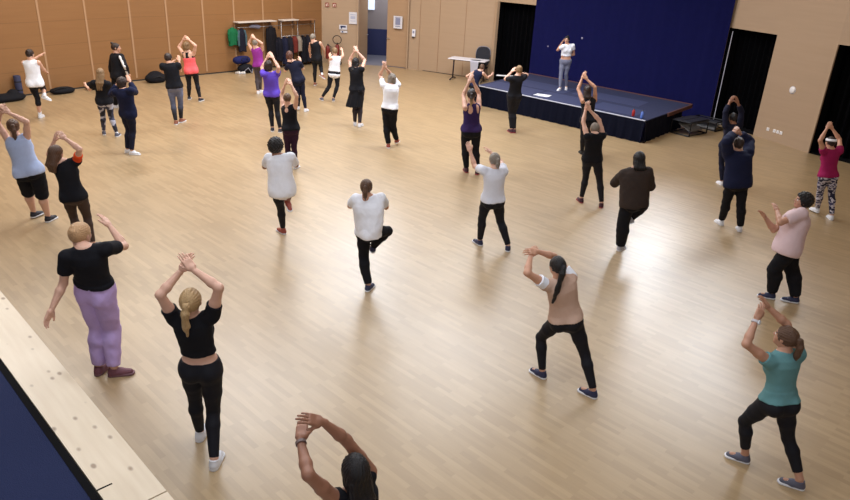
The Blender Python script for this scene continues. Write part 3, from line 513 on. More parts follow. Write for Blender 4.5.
        if t.get('ln', 2) > 0:
            for s_ in 'LR':
                G2 = g.new(); leg(G2, s_, t.get('ln', 1.97), off, .01, t.get('wide', 0)); G = smin(G, G2, .035 if t.get('wide', 0) < .01 else .012)
        G = wrinkle(G, t.get('wr', .001 if t.get('wide', 0) == 0 else .005), bi+5)
        P, Q = surf(G, g.lo, h)
        if len(Q): link(t['n'], mk_mesh(t['n'], P, Q, [t['m']]), root)
    for ti, t in enumerate(sp.get('tops', ())):
        loose = t.get('lo', .15); off = t.get('off', .009)
        G, _ = torso_field(g, J, S, loose, w, off, cut_lo=t.get('hem', -.05), cut_hi=t.get('hi', 1.02), flare=t.get('flare', 0))
        if t.get('hem', 0) < .55: 
            E_ = g.new(); torso_extra(E_, off+.002, .04)
            G = smin(G, np.maximum(E_, np.maximum((t.get('hem', -.05)-u), u-t.get('hi', 1.1))*tf['L']), .03)
        else:
            E_ = g.new(); torso_extra(E_, off+.002, .04)
            G = smin(G, np.maximum(E_, np.maximum((t.get('hem')-u), u-t.get('hi', 1.1))*tf['L']), .01)
        if t.get('drape'):  # back of a loose shirt hangs over a lifted thigh
            for s_ in t['drape']: g.cap(G, J[s_+'H'], J[s_+'H']*.45+J[s_+'K']*.55, .105*S, .095*S, .06)
        G = smin(G, np.maximum(BU-.007, np.maximum((t.get('hem', -.05)-u), u-t.get('hi', 1.1))*tf['L']), .012)
        sl = t.get('sl', .5)
        if sl > 0:
            for s_ in 'LR': arm(G, s_, sl, off+t.get('sw', .006)+loose*.008, .03)
        else:
            for s_ in 'LR':
                sh = J[s_+'S']; g.ell(G, sh+nrm(sh-J['N'])*.035, (.062*S,)*3, sub=True)
        G = wrinkle(G, t.get('wr', .0025), ti+1)
        nk = t.get('nk', .062)
        c = J['N']+nrm(J['HD']-J['N'])*.045*S; g.ell(G, c+B1*.01, V(nk*1.25, nk*1.25, nk)*S*(1.0), sub=True)
        if t.get('racer'):
            for x in (-1, 1):
                g.ell(G, at(.80, x*.085, -.10), V(.042, .09, .085)*S, B=np.array([A1, B1, up_]), sub=True)
        if t.get('key'): g.ell(G, at(.80, 0, -.12), V(.045, .06, .05)*S, B=np.array([A1, B1, up_]), sub=True)
        P, Q = surf(G, g.lo, h)
        if len(Q): link(t['n'], mk_mesh(t['n'], P, Q, [t['m']]), root)
    if sp.get('socks'):
        G = g.new()
        for s_ in 'LR':
            a = J[s_+'A']; k = nrm(J[s_+'K']-a); g.cap(G, a-k*.02, a+k*.10*S, .038*S, .042*S, .01)
        P, Q = surf(G, g.lo, h)
        for i, s_ in enumerate('LR'):
            a = J[s_+'A']; dl = np.linalg.norm(P-J['LA'], axis=1) < np.linalg.norm(P-J['RA'], axis=1)
            keep = dl if s_ == 'L' else ~dl; mp = -np.ones(len(P), int); mp[keep] = np.arange(keep.sum()); q = mp[Q]; q = q[(q >= 0).all(1)]
            link('sock', mk_mesh('sock', P[keep], q, [sp['socks']]), root)
    for s_ in 'LR':
        B = feet[s_]; A = J[s_+'A']; sS = S*.97; cu, cs, cl = sp['shoe']
        zoff = V(0, 0, 0)
        o_ = A.copy()
        if s_+'A' not in d['free'] and A[2] < .1: o_[2] = .0865*sS
        s1 = link('shoe', mk_mesh('shoe', place(SHOE[0], B, o_, sS), SHOE[1], [cu]), root)
        link('sole', mk_mesh('sole', place(SHOE[2], B, o_, sS), SHOE[3], [cs]), s1)
        if near:
            me = bpy.data.meshes.new('laces'); me.from_pydata([tuple(v) for v in place(LACE_V, B, o_, sS)], [], LACE_F); link('laces', me, s1, [cl])
    # ---- hair
    pidn = int(pid[1:]); st, hm = sp['hair'][:2]; hh = .006 if near else .009
    if st:
        Bm = np.array([[math.cos(hyaw), math.sin(hyaw), 0], [-math.sin(hyaw), math.cos(hyaw), 0], [0, 0, 1]])
        zl = {'long': -.42, 'pony': -.36, 'bob': -.2, 'messy': -.2}.get(st, -.2)
        k = Grid((-.19, -.26, zl-.03), (.19, .16, .20), hh); H = k.new()
        hx, hy_, hz = k.coords()
        Hl = np.array([HB@Bm[i] for i in range(3)])  # head axes in hair frame
        Hf = np.array([[HB[j]@Bm[i] for i in range(3)] for j in range(3)])
        hv_ = lambda x, y, z: Hf[0]*x+Hf[1]*y+Hf[2]*z
        fat = {'short': .009, 'bob': .019, 'curly': sp.get('cf', .040), 'long': .012, 'messy': .015}.get(st, .009)
        fcut = (hv_(0, .048, 0), nrm(hv_(0, 1, -.62))); lowz = {'bob': -.125, 'curly': -.105, 'long': -.12, 'messy': -.10, 'short': -.085}.get(st, -.085)
        low = (hv_(0, -.02, lowz), nrm(hv_(0, .35, -1)))
        k.ell(H, hv_(0, -.012, .020), V(.077+fat, .099+fat, .095+fat*.9), 0, B=Hf, cuts=[fcut, low])
        if st in ('bob', 'messy', 'long'):
            k.ell(H, hv_(0, -.035, -.05), V(.080+fat*.8, .075+fat*.6, .085), .02, B=Hf, cuts=[(hv_(0, .03, 0), nrm(hv_(0, 1, -.2)))])
        if st == 'long':
            L_ = sp.get('hl', .28); sx = sp.get('hsx', 0)
            for x in (-.045, 0, .045):
                k.cap(H, (x, -.075, -.04), (x*1.2+sx*.5, -.115, -.04-L_*.5), .040, .038, .03); k.cap(H, (x*1.2+sx*.5, -.115, -.04-L_*.5), (x+sx, -.105, -.04-L_), .038, .016, .02)
        if st == 'pony':
            L_ = sp.get('hl', .22); a = hv_(0, -.095, .035); sx = sp.get('hsx', 0)
            k.cap(H, a, a+V(0, -.035, .005), .020, .024, .01); p1 = a+V(sx*.3, -.05, -.06); k.cap(H, a+V(0, -.035, .005), p1, .024, .032, .015)
            p2 = a+V(sx*.7, -.045, -.03-L_*.6); k.cap(H, p1, p2, .032, .028, .015); k.cap(H, p2, a+V(sx, -.03, -.03-L_), .028, .010, .015)
        if st == 'bun':
            bz = sp.get('bz', .075); k.ell(H, hv_(0, -.085, bz), (.038, .036, .034), .01); k.ell(H, hv_(.012, -.10, bz+.012), (.022, .02, .02), .008)
        if st == 'curly':
            H = H+.012*np.sin(hx*95)*np.sin(hy_*95+1)*np.sin(hz*95+2)
        else:
            tz = {'pony': .035, 'bun': sp.get('bz', .075)}.get(st)
            an = np.arctan2(hx, hy_+.02) if tz is None else np.arctan2(hx, hz-tz)
            H = H+(.0026*np.sin(an*23+5*np.sin(hz*16+pidn))+.0018*np.sin(an*51+hz*22))+.0035*noise3(hx, hy_, hz, 38, pidn)
            if st in ('messy', 'bob', 'short'): H = H+.006*noise3(hx, hy_, hz, 62, pidn+1)
        P, Q = surf(H.astype(np.float32), k.lo, hh); P = (P*hs)@Bm+J['HD']
        ho = link('hair', mk_mesh('hair', P, Q, [hm]), root)
        if st == 'pony':
            b = bmesh.new(); a = J['HD']+(hv_(0, -.108, .036)@Bm)*hs; bmesh.ops.create_uvsphere(b, u_segments=12, v_segments=8, radius=.027, matrix=Matrix.Translation(Vector(a)) @ Matrix.Rotation(hyaw, 4, 'Z') @ Matrix.Diagonal((1, .4, 1, 1)))
            obj('hair_tie', b, mat('hair_tie', (.02, .02, .03), .7), ho, True)
        if sp.get('cap'):   # knitted or cloth band round the head
            k = Grid((-.13, -.15, -.08), (.13, .15, .16), hh); H = k.new()
            k.ell(H, (0, -.010, .022), V(.090+fat, .112+fat, .108+fat), 0, cuts=[((0, 0, .075), V(0, .1, 1)), ((0, 0, .030), V(0, -.1, -1))])
            P, Q = surf(H, k.lo, hh); link('headband', mk_mesh('headband', place(P, HB, J['HD'], hs), Q, [sp['cap']]), root)
    if sp.get('watch'):
        for s_, m_, wd in sp['watch']:
            b = bmesh.new(); W = J[s_+'W']; dr = nrm(J[s_+'W']-J[s_+'E']); q = Vector(dr).to_track_quat('Z', 'X').to_matrix().to_4x4()
            c = W-dr*.015
            bm_lathe(b, [(.0285, -wd), (.0315, -wd), (.0315, wd), (.0285, wd)], n=20)
            bmesh.ops.transform(b, matrix=Matrix.Translation(Vector(c)) @ q, verts=b.verts)
            wt = obj('bracelet' if wd < .01 else 'watch', b, m_, root, False)
            if wd >= .01:
                b = bmesh.new(); bk = V(0, -1, .3); bk = nrm(bk-dr*(bk@dr)); B = frame(dr, bk)
                cc = c+bk*.034; bm_box(b, (0, 0, 0), (.032, .036, .009), bev=.003)
                bmesh.ops.transform(b, matrix=Matrix.Translation(Vector(cc)) @ Matrix([list(r_) for r_ in B]).transposed().to_4x4(), verts=b.verts)
                obj('watch_face', b, mat('watch_face', (.75, .78, .82), .2), wt)
    if sp.get('sleeve_stripe'):
        for s_ in sp['sleeve_stripe']:
            G = g.new(); sd = nrm(V(1, -.6, 0)) if s_ == 'R' else nrm(V(-1, -.6, 0))
            a, b_, c = J[s_+'S'], J[s_+'E'], J[s_+'W']
            g.cap(G, a+sd*.052*S, b_+sd*.040*S, .040*S, .036*S, 0); g.cap(G, b_+sd*.040*S, c+sd*.034*S, .036*S, .030*S, .01)
            P, Q = surf(G, g.lo, h); link('sleeve_stripe', mk_mesh('sleeve_stripe', P, Q, [mat('jacket_white', (.7, .7, .72), .7)]), root)
    return root
def s(r, g, b):
    f = lambda c: (c/255/12.92) if c/255 <= .04045 else ((c/255+.055)/1.055)**2.4
    return (f(r), f(g), f(b))
# ------------------------------------------------------------------ room
HH = 6.5
ORANGE = veneer('orange_veneer', s(134, 95, 59), s(145, 105, 67), .4, .62)
BEIGE = veneer('beige_veneer', s(163, 138, 113), s(173, 147, 122), .45)
LEAF = veneer('door_veneer', s(162, 131, 102), s(171, 140, 110), .45)
PLAIN = mat('plain_wall', s(190, 185, 178), .8); BATTEN = mat('pale_batten', s(168, 131, 98), .6)
BLACKV = mat('black_velvet', s(10, 10, 14), .95, spec=.1); DARK = mat('dark_base', s(40, 34, 32), .7)
K = (-4.35, 27.01)
LWP = [(-16.4, 8.4), (-14.6, 11.8), (-11.36, 17.84), (-9.2, 21.25), (-7.23, 23.43), K]
RWP = [K, (-3.03, 26.93)]
ROOM = [(-16.4, 8.4), (-14.6, 11.8), (-11.36, 17.84), (-9.2, 21.25), (-7.23, 23.43), K, (-1.91, 26.86), (-.63, 26.34), (1.96, 24.96), (3.27, 23.88), (8.04, 19.94), (8.68, 18.42), (9.35, 16.75), (9.95, 15.94), (11.8, 12), (12.5, 5), (6, -6), (-11, -6)]
b = bmesh.new(); bm_prism(b, ROOM[::-1], -.2, 0); fl = struct('floor', b, FLOOR)
b = bmesh.new(); bm_prism(b, ROOM[::-1], HH, HH+.2); struct('ceiling', b, mat('ceiling_white', s(225, 222, 216), .9))
b = bmesh.new()
for i in range(5): wall_pts(b, LWP[i], LWP[i+1], 0, HH)
struct('wall_left', b, ORANGE)
b = bmesh.new()
for i in range(5): wall_pts(b, LWP[i], LWP[i+1], .0, .035, .02, -1)
struct('baseboard_left', b, DARK)
for i, (x, y) in enumerate([(-12.35, 16.0), (-11.45, 17.67), (-10.62, 19.01), (-9.91, 20.13), (-9.15, 21.30), (-8.38, 22.16), (-7.55, 23.08), (-6.8, 23.97), (-6.05, 24.9), (-5.25, 25.9)]):
    sg = [k for k in range(5) if LWP[k][1] <= y <= LWP[k+1][1]][0]; a, c = Vector(LWP[sg]), Vector(LWP[sg+1]); dd = (c-a).normalized(); n = Vector((dd.y, -dd.x))
    p = a+dd*((Vector((x, y))-a).dot(dd)); b = bmesh.new()
    bm_box(b, (p.x+n.x*.004, p.y+n.y*.004, HH/2+.04), (.055, .012, HH-.1), rz=math.atan2(dd.y, dd.x)); struct('trim_%d' % (i+1), b, BATTEN)
# wall with the double door
b = bmesh.new(); wall_pts(b, K, (-2.96, 26.925), 0, HH)
wall_pts(b, (-2.96, 26.925), (-1.91, 26.86), 2.75, HH); wall_pts(b, (-1.91, 26.86), (-1.05, 26.51), 2.75, HH)
wall_pts(b, (-1.05, 26.51), (-.63, 26.34), 0, HH); wall_pts(b, (-.63, 26.34), (2.03, 24.92), 0, HH)
struct('wall_far', b, BEIGE)
b = bmesh.new(); wall_pts(b, (2.03, 24.92), (3.27, 23.88), 2.66, HH, .04)
wall_pts(b, (2.10, 24.80), (2.03, 24.92), 0, 2.66, .1, 1)
wall_pts(b, (3.27, 23.88), (8.04, 19.94), 0, HH, .15)
wall_pts(b, (8.04, 19.94), (8.68, 18.42), 2.6, HH, .04); wall_pts(b, (8.68, 18.42), (9.35, 16.75), 0, HH, .04)
wall_pts(b, (9.35, 16.75), (10.3, 15.3), 2.6, HH, .04); wall_pts(b, (10.3, 15.3), (11.8, 12), 0, HH, .15); wall_pts(b, (11.8, 12), (12.5, 5), 0, HH, .15); wall_pts(b, (12.5, 5), (6, -6), 0, HH, .15)
struct('wall_right', b, BEIGE)
b = bmesh.new(); wall_pts(b, (6, -6), (-11, -6), 0, HH); wall_pts(b, (-11, -6), (-16.4, 8.4), 0, HH); struct('wall_back', b, PLAIN)
# black recesses behind the three openings
def recess(n, a, c, depth, z1):
    a = Vector(a); c = Vector(c); d = (c-a).normalized(); nn = Vector((-d.y, d.x)); b = bmesh.new(); q0 = a+nn*.045-d*.02; q1 = c+nn*.045+d*.02
    wall_pts(b, q0+nn*depth, q1+nn*depth, 0, z1+.2, .1); wall_pts(b, q0, q0+nn*depth, 0, z1+.2, .1, 1); wall_pts(b, q1, q1+nn*depth, 0, z1+.2, .1, -1)
    bm_prism(b, [q0, q1, q1+nn*depth, q0+nn*depth], -.02, .003); bm_prism(b, [q0, q1, q1+nn*depth, q0+nn*depth], z1+.05, z1+.15)
    struct(n, b, BLACKV)
    # black drape hung a little inside
    b = bmesh.new(); N_ = 60; pr = None; L_ = (q1-q0).length
    for i in range(N_+1):
        t = i/N_; p = q0.lerp(q1, t)+nn*(.35+.05*math.sin(t*L_*34)); v0 = b.verts.new((p.x, p.y, .02)); v1 = b.verts.new((p.x, p.y, z1+.03))
        if pr: b.faces.new((pr[0], v0, v1, pr[1]))
        pr = (v0, v1)
    bmesh.ops.solidify(b, geom=b.faces[:], thickness=.008)
    return b
o = obj('black_drape', recess('wall_recess_stage', (2.03, 24.92), (3.27, 23.88), 1.1, 2.66), BLACKV); tag(o, 'black drape filling the opening left of the blue curtain', 'curtain')
o = obj('black_drape', recess('wall_recess_right', (8.04, 19.94), (8.68, 18.42), 1.1, 2.6), BLACKV); tag(o, 'black drape in the doorway just right of the blue curtain', 'curtain')
o = obj('black_drape', recess('wall_recess_edge', (9.35, 16.75), (10.3, 15.3), 1.1, 2.6), BLACKV); tag(o, 'black drape in the opening at the right edge of the picture', 'curtain')
# corridor behind the double door
b = bmesh.new(); bm_prism(b, [(-3.3, 27.1), (-.9, 26.6), (1.2, 31.5), (-3.3, 31.5)], -.1, -.001); struct('floor_corridor', b, mat('corridor_floor', s(112, 110, 122), .5))
b = bmesh.new(); wall_pts(b, (-4.0, 29.7), (1.2, 29.7), 1.05, 3.2); wall_pts(b, (-3.3, 27.1), (-3.3, 31), 0, 3.2, .1); wall_pts(b, (-.8, 26.7), (-.5, 31), 0, 3.2, .1, -1)
bm_prism(b, [(-3.4, 27), (-.7, 26.7), (1.2, 31.5), (-3.4, 31.5)], 3.2, 3.3); struct('wall_corridor', b, mat('corridor_wall', s(150, 138, 136), .8))
b = bmesh.new(); wall_pts(b, (-4.0, 29.68), (1.2, 29.68), 0, 1.05); struct('baseboard_corridor', b, mat('corridor_blue', s(34, 40, 84), .6))
b = bmesh.new(); bm_box(b, (-2.73, 29.64, 2.35), (.26, .05, 1.1)); struct('window_1', b, mat('lit_window', (.75, .85, 1), .3, emit=.75))
area('corridor_fill', (-1.8, 28.5, 3.1), .5, 1.2, 45, COOL)  # fill lamp added to lift the dim corridor walls
# doors
def leaf(n, a, c, zt=2.72, th=.05, inset=0.0):
    a = Vector(a); c = Vector(c); d = (c-a).normalized(); nn = Vector((-d.y, d.x)); b = bmesh.new()
    q = [a+nn*inset, c+nn*inset, c+nn*(inset+th), a+nn*(inset+th)]; bm_prism(b, q, .02, zt); o = struct(n, b, LEAF)
    h_ = bmesh.new(); p = a.lerp(c, .08 if n == 'door_2' else .92)+nn*(inset-.03); bm_box(h_, (p.x, p.y, 1.02), (.12, .03, .025), rz=math.atan2(d.y, d.x), bev=.005)
    obj('door_handle', h_, mat('steel', (.6, .6, .6), .3, 1), o); return o
leaf('door_1', (-2.95, 26.98), (-2.70, 27.85)); leaf('door_2', (-1.89, 26.85), (-1.07, 26.52), inset=.05)
b = bmesh.new(); bm_box(b, (-2.965, 26.93, 1.38), (.05, .2, 2.76), rz=R(-3), bev=.004); bm_box(b, (-1.04, 26.52, 1.38), (.05, .2, 2.76), rz=R(-22), bev=.004); struct('trim_11', b, BEIGE)
# joints of the folding partition
for i, (x, y) in enumerate([(-.63, 26.34), (.08, 25.96), (1.0, 25.47)]):
    b = bmesh.new(); bm_box(b, (x-.002, y-.004, 1.6), (.012, .012, 3.2), rz=R(-28)); struct('trim_%d' % (12+i), b, mat('joint_brown', s(150, 115, 85), .7))
b = bmesh.new(); wall_pts(b, (-.45, 26.235), (1.9, 24.98), 0, .018, .012, -1); struct('baseboard_far', b, DARK)
# ---- blue stage curtain with soft folds, its two pale edge strips
b = bmesh.new(); a = Vector((3.22, 23.80)); c = Vector((8.02, 19.84)); d = (c-a).normalized(); nn = Vector((d.y, -d.x)); L_ = (c-a).length; pr = None
for i in range(241):
    t = i/240; p = a+d*(L_*t)+nn*(.05+.010*math.sin(t*L_*9)+.006*math.sin(t*L_*23+1))
    v = [b.verts.new((p.x, p.y, z)) for z in (.02, HH-.1)]
    if pr: b.faces.new((pr[0], v[0], v[1], pr[1]))
    pr = v
bmesh.ops.solidify(b, geom=b.faces[:], thickness=.01)
o = obj('stage_curtain', b, mat('navy_curtain', s(24, 26, 84), .9, spec=.15, var=.1, scale=8, bump=.1), None, True); tag(o, 'tall dark blue curtain hanging behind the stage', 'curtain')
for (x, y), z0, z1, nm in (((3.25, 23.72), .0, 2.66, 'left'), ((8.07, 19.72), 0, 2.52, 'right')):
    b = bmesh.new(); bm_box(b, (x, y, (z0+z1)/2), (.017, .017, z1-z0), rz=R(-40), bev=.004)
    o = obj('curtain_edge_rail', b, mat('pale_rail', s(190, 190, 205), .4)); tag(o, 'thin pale upright rail at the %s edge of the blue curtain' % nm, 'rail')
for x, y, z, q in ((3.75, 23.48, 1.45, 'left of the instructor'), (4.67, 22.72, 1.84, 'just right of the instructor'), (7.64, 20.27, 1.3, 'near its right edge')):
    b = bmesh.new(); bm_lathe(b, [(.035, 0), (.04, .02), (.028, .035), (.01, .04)], n=14); bmesh.ops.transform(b, matrix=Matrix.Translation((x+nn.x*.10, y+nn.y*.10, z)) @ Vector((nn.x, nn.y, 0)).to_track_quat('Z', 'Y').to_matrix().to_4x4(), verts=b.verts)
    o = obj('curtain_fitting', b, mat('fitting_white', s(150, 150, 175) if 'near' not in q else s(235, 235, 240), .5), None, True); tag(o, 'small round pale fitting on the blue curtain, '+q, 'fitting')
# ---- stage
NAVY = mat('stage_carpet', s(36, 42, 74), .8, var=.15, scale=5, bump=.15); MATB = mat('stage_panel_blue', s(52, 58, 92), .7, var=.1, scale=4)
SA, SB, SC, SD = Vector((1.25, 20.55)), Vector((5.24, 16.86)), Vector((7.2, 19.35)), Vector((3.1, 23.35))
st = empty('stage', (SA.x, SA.y, 0)); tag(st, 'low stage with navy deck and black skirt below the blue curtain', 'stage')
def sub(bm): bmesh.ops.translate(bm, verts=bm.verts, vec=(-SA.x, -SA.y, 0)); return bm
b = bmesh.new(); bm_prism(b, [SA, SB, SC, SD], .47, .55); obj('deck', sub(b), NAVY, st)
b = bmesh.new()
def skirt(b, P0, P1, fold=.018):
    d = (P1-P0); L = d.length; d.normalize(); n = Vector((d.y, -d.x)); pr = None; N_ = int(L*26)
    for i in range(N_+1):
        t = i/N_; p = P0+d*L*t; lo_ = p+n*(.02+fold*math.sin(t*L*21)+.012*math.sin(t*L*49)+.03); hi_ = p+n*.012
        v = [b.verts.new((lo_.x, lo_.y, .012)), b.verts.new(((lo_.x+hi_.x)/2, (lo_.y+hi_.y)/2, .3)), b.verts.new((hi_.x, hi_.y, .53))]
        if pr: b.faces.new((pr[0], v[0], v[1], pr[1])); b.faces.new((pr[1], v[1], v[2], pr[2]))
        pr = v
skirt(b, SA, SB); skirt(b, SB, SB.lerp(SC, .8)); skirt(b, SD, SA)
obj('skirt', sub(b), mat('skirt_black', s(13, 15, 29), .95, spec=.08), st, True)
b = bmesh.new(); d = (SB-SA).normalized(); n = Vector((d.y, -d.x)); bm_prism(b, [SA-n*.03, SB-n*.03, SB+n*.025, SA+n*.025], .548, .562); obj('front_edging', sub(b), mat('edging_white', s(196, 198, 212), .4), st)
WOODR = mat('red_wood_edge', s(98, 62, 52), .6)
b = bmesh.new(); d = (SC-SD).normalized(); n = Vector((d.y, -d.x)); bm_prism(b, [SD, SC, SC-n*.12, SD-n*.12], .46, .556); bm_prism(b, [SB.lerp(SC, .45), SC, SC+Vector((.03, -.025)), SB.lerp(SC, .45)+Vector((.03, -.025))], .46, .553)
obj('wood_edge', sub(b), WOODR, st)
u_ = (SB-SA).normalized(); v_ = (SD-SA).normalized()
b = bmesh.new()
for x0, y0, ww, dd_ in ((.1, .15, 1.75, 1.0), (1.95, .15, 1.6, 1.0), (.5, 1.3, 1.9, .95), (2.6, 1.5, 2.1, .9), (3.75, .3, 1.3, .9)):
    p = SA+u_*x0+v_*y0; bm_prism(b, [p, p+u_*ww, p+u_*ww+v_*dd_, p+v_*dd_], .549, .553)
obj('deck_panel', sub(b), MATB, st)
for P_ in (SA.lerp(SC, .04), SA.lerp(SB, .35)+v_*.12, SA.lerp(SB, .68)+v_*.12, SB.lerp(SD, .04), SC.lerp(SA, .04), SC.lerp(SD, .35)-v_*.12, SD.lerp(SB, .04)):
    b = bmesh.new(); bm_tube(b, [(P_.x, P_.y, 0), (P_.x, P_.y, .47)], .03); obj('support_leg', sub(b), DARK, st)
# things on the stage
def bottle(x, y, z, col, lab, hgt=.22):
    r = empty('water_bottle', (x, y, z)); tag(r, lab, 'bottle')
    b = bmesh.new(); bm_lathe(b, [(.034, 0), (.038, .01), (.038, hgt*.7), (.02, hgt*.85), (.018, hgt*.9)], n=16); obj('bottle_body', b, mat('bottle_'+lab[:4], col, .3), r, True)
    b = bmesh.new(); bm_lathe(b, [(.02, hgt*.9), (.02, hgt), (.012, hgt+.005)], n=14); obj('cap', b, mat('bottle_cap', s(60, 60, 70), .4), r, True)
bottle(5.06, 17.33, .555, s(170, 40, 36), 'red bottle standing near the right front corner of the stage', .19)
bottle(5.22, 17.12, .555, s(90, 120, 200), 'blue bottle standing on the right front corner of the stage', .20)
def paper(n, x, y, z, rz, sx, sy, lab):
    b = bmesh.new()
    for i in range(3): bm_box(b, (i*.012, i*.009, .002+i*.003), (sx, sy, .002), rz=i*.08)
    o = obj(n, b, mat('paper_white', s(225, 225, 232), .7)); o.location = (x, y, z); o.rotation_euler = (0, 0, rz); tag(o, lab, 'papers'); return o
paper('paper_sheets', 3.05, 19.51, .553, R(-35), .42, .30, 'white sheets of paper lying near the front edge of the stage')
paper('paper_sheets', 2.3, 22.55, .553, R(-10), .60, .22, 'white papers lying at the back left of the stage')
# black frames beside the stage
def stage_step(x, y, rz, lab, hgt, extra):
    r = empty('stage_step', (x, y, 0), rz); tag(r, lab, 'steps', 'stage steps right of the stage')
    BK = mat('black_steel', s(24, 24, 28), .45, .4); b = bmesh.new()
    for sx in (-.42, .42):
        bm_tube(b, [(sx, -.28, .02), (sx, -.28, hgt), (sx, .28, hgt), (sx, .28, .02), (sx, -.28, .02)], .018)
    for yy in (-.28, .28):
        bm_tube(b, [(-.42, yy, .03), (.42, yy, .03)], .016); bm_tube(b, [(-.42, yy, hgt), (.42, yy, hgt)], .016)
    obj('frame', b, BK, r)
    for k in range(2 if extra else 1):
        b = bmesh.new(); bm_box(b, (0, -.13+k*.27, hgt+.012), (.84, .24, .03), bev=.005); obj('tread', b, mat('step_tread', s(38, 38, 46), .5), r)
    b = bmesh.new(); bm_box(b, (.05, 0, hgt*.5), (.6, .4, .02), rx=R(24)); obj('loose_panel', b, mat('grey_panel', s(130, 128, 128), .6), r)
stage_step(6.86, 18.22, R(40), 'black metal stage step with two treads close to the stage end', .36, True)
stage_step(7.62, 19.02, R(-50), 'lower black metal step frame beside the pale curtain rail', .24, False)
STEEL0 = mat('chair_steel', s(150, 150, 165), .35, .6)
# ---- table and chair by the partition
tb = empty('folding_table', (1.17, 24.56, 0), R(-20)); tag(tb, 'white topped folding table against the wooden partition', 'table')
b = bmesh.new(); bm_box(b, (0, 0, .735), (1.35, .62, .028), bev=.006); obj('tabletop', b, mat('table_white', s(226, 224, 234), .4), tb)
b = bmesh.new(); bm_box(b, (0, 0, .712), (1.22, .5, .03)); obj('apron', b, DARK, tb)
for sx in (-.56, .56):
    b = bmesh.new(); bm_tube(b, [(sx, .04, .70), (sx, .0, .05)], .026); bm_tube(b, [(sx, -.30, .02), (sx, -.12, .055), (sx, .12, .055), (sx, .30, .02)], .022); obj('leg', b, mat('leg_dark', s(52, 44, 52), .4, .5), tb, True)
b = bmesh.new(); pr = None
for i in range(9):
    t = i/8; yy = -.05-.27*min(1, t*2.2) if t < .46 else -.325-.01*math.sin(t*5); zz = .752 if t < .46 else .752-(t-.46)*.75
    wd = .16*(1-.45*max(0, t-.4)); v = [b.verts.new((.30-wd, yy, zz)), b.verts.new((.30+wd, yy-.004, zz))]
    if pr: b.faces.new((pr[0], pr[1], v[1], v[0]))
    pr = v
bmesh.ops.solidify(b, geom=b.faces[:], thickness=.004)
o = obj('white_cloth', b, mat('cloth_white', s(226, 226, 240), .8)); o.location = (1.17, 24.56, 0); o.rotation_euler = (0, 0, R(-20)); tag(o, 'white cloth hanging over the front edge of the folding table', 'cloth')
ch = empty('chair', (1.60, 24.74, 0), R(160)); tag(ch, 'dark padded chair behind the right end of the folding table', 'chair')
b = bmesh.new(); bm_box(b, (0, 0, .45), (.44, .42, .06), bev=.02); obj('seat', b, mat('chair_black', s(26, 27, 38), .8), ch)
b = bmesh.new(); fr = []; bk = []
for q in range(28):
    a_ = 2*PI*q/28; cx_, cz_ = math.cos(a_), math.sin(a_)
    x_ = .255*math.copysign(abs(cx_)**.6, cx_); z_ = .80+.33*math.copysign(abs(cz_)**.7, cz_); y_ = -.20-.12*(z_-.8)
    fr.append(b.verts.new((x_, y_+.025, z_))); bk.append(b.verts.new((x_*.97, y_-.03, z_)))
for q in range(28): b.faces.new((fr[q], fr[(q+1) % 28], bk[(q+1) % 28], bk[q]))
b.faces.new(fr[::-1]); b.faces.new(bk)
obj('backrest', b, mat('chair_black', s(26, 27, 38), .8), ch)
b = bmesh.new(); bm_tube(b, [(.268*math.copysign(abs(math.cos(t_))**.6, math.cos(t_)), -.205-.12*.33*math.sin(t_), .80+.345*abs(math.sin(t_))**.7) for t_ in [PI*q/20 for q in range(21)]], .011, 6); obj('back_frame', b, STEEL0, ch, True)
for sx in (-1, 1):
    for sy in (-1, 1):
        b = bmesh.new(); bm_tube(b, [(sx*.19, sy*.18, .43), (sx*.22, sy*.22, .01)], .013); obj('leg', b, mat('leg_dark', s(52, 44, 52), .4, .5), ch, True)
# ---- coat rack with shelf along the left wall
WA0 = Vector((-6.84, 23.92)); WB0 = Vector((-4.62, 26.68)); wd = (WB0-WA0).normalized(); wn = Vector((wd.y, -wd.x)); wr = math.atan2(wd.y, wd.x); WL = (WB0-WA0).length
cr = empty('coat_rack', (WA0.x, WA0.y, 0), wr); tag(cr, 'long wall mounted coat rack with pale hat shelf', 'coat rack')
# local x along the wall, -y into the room
STEEL = mat('rack_steel', s(150, 145, 148), .35, .8)
b = bmesh.new(); bm_box(b, (.80, -.17, 1.62), (1.60, .30, .03), bev=.004); obj('hat_shelf', b, mat('shelf_white', s(205, 196, 190), .5), cr)
b = bmesh.new(); bm_box(b, (2.25, -.17, 1.62), (.70, .30, .03), bev=.004); obj('hat_shelf', b, mat('shelf_white', s(205, 196, 190), .5), cr)
b = bmesh.new(); bm_box(b, (3.05, -.17, 1.60), (.75, .26, .025), bev=.004); obj('hat_shelf', b, mat('shelf_brown', s(150, 108, 78), .5), cr)
b = bmesh.new(); bm_tube(b, [(.05, -.20, 1.45), (3.4, -.20, 1.45)], .012)
bm_tube(b, [(1.85, -.24, 1.08), (3.4, -.24, 1.08)], .012)
for x in (.1, 1.5, 1.9, 2.55, 3.4): bm_tube(b, [(x, -.03, 1.3), (x, -.03, 1.60), (x, -.30, 1.60)], .010); bm_tube(b, [(x, -.02, 1.45), (x, -.20, 1.45)], .009)
for x in (1.85, 2.6, 3.4): bm_tube(b, [(x, -.24, .03), (x, -.24, 1.58)], .013); bm_tube(b, [(x, -.03, .03), (x, -.44, .03)], .013)
obj('rail_frame', b, STEEL, cr, True)
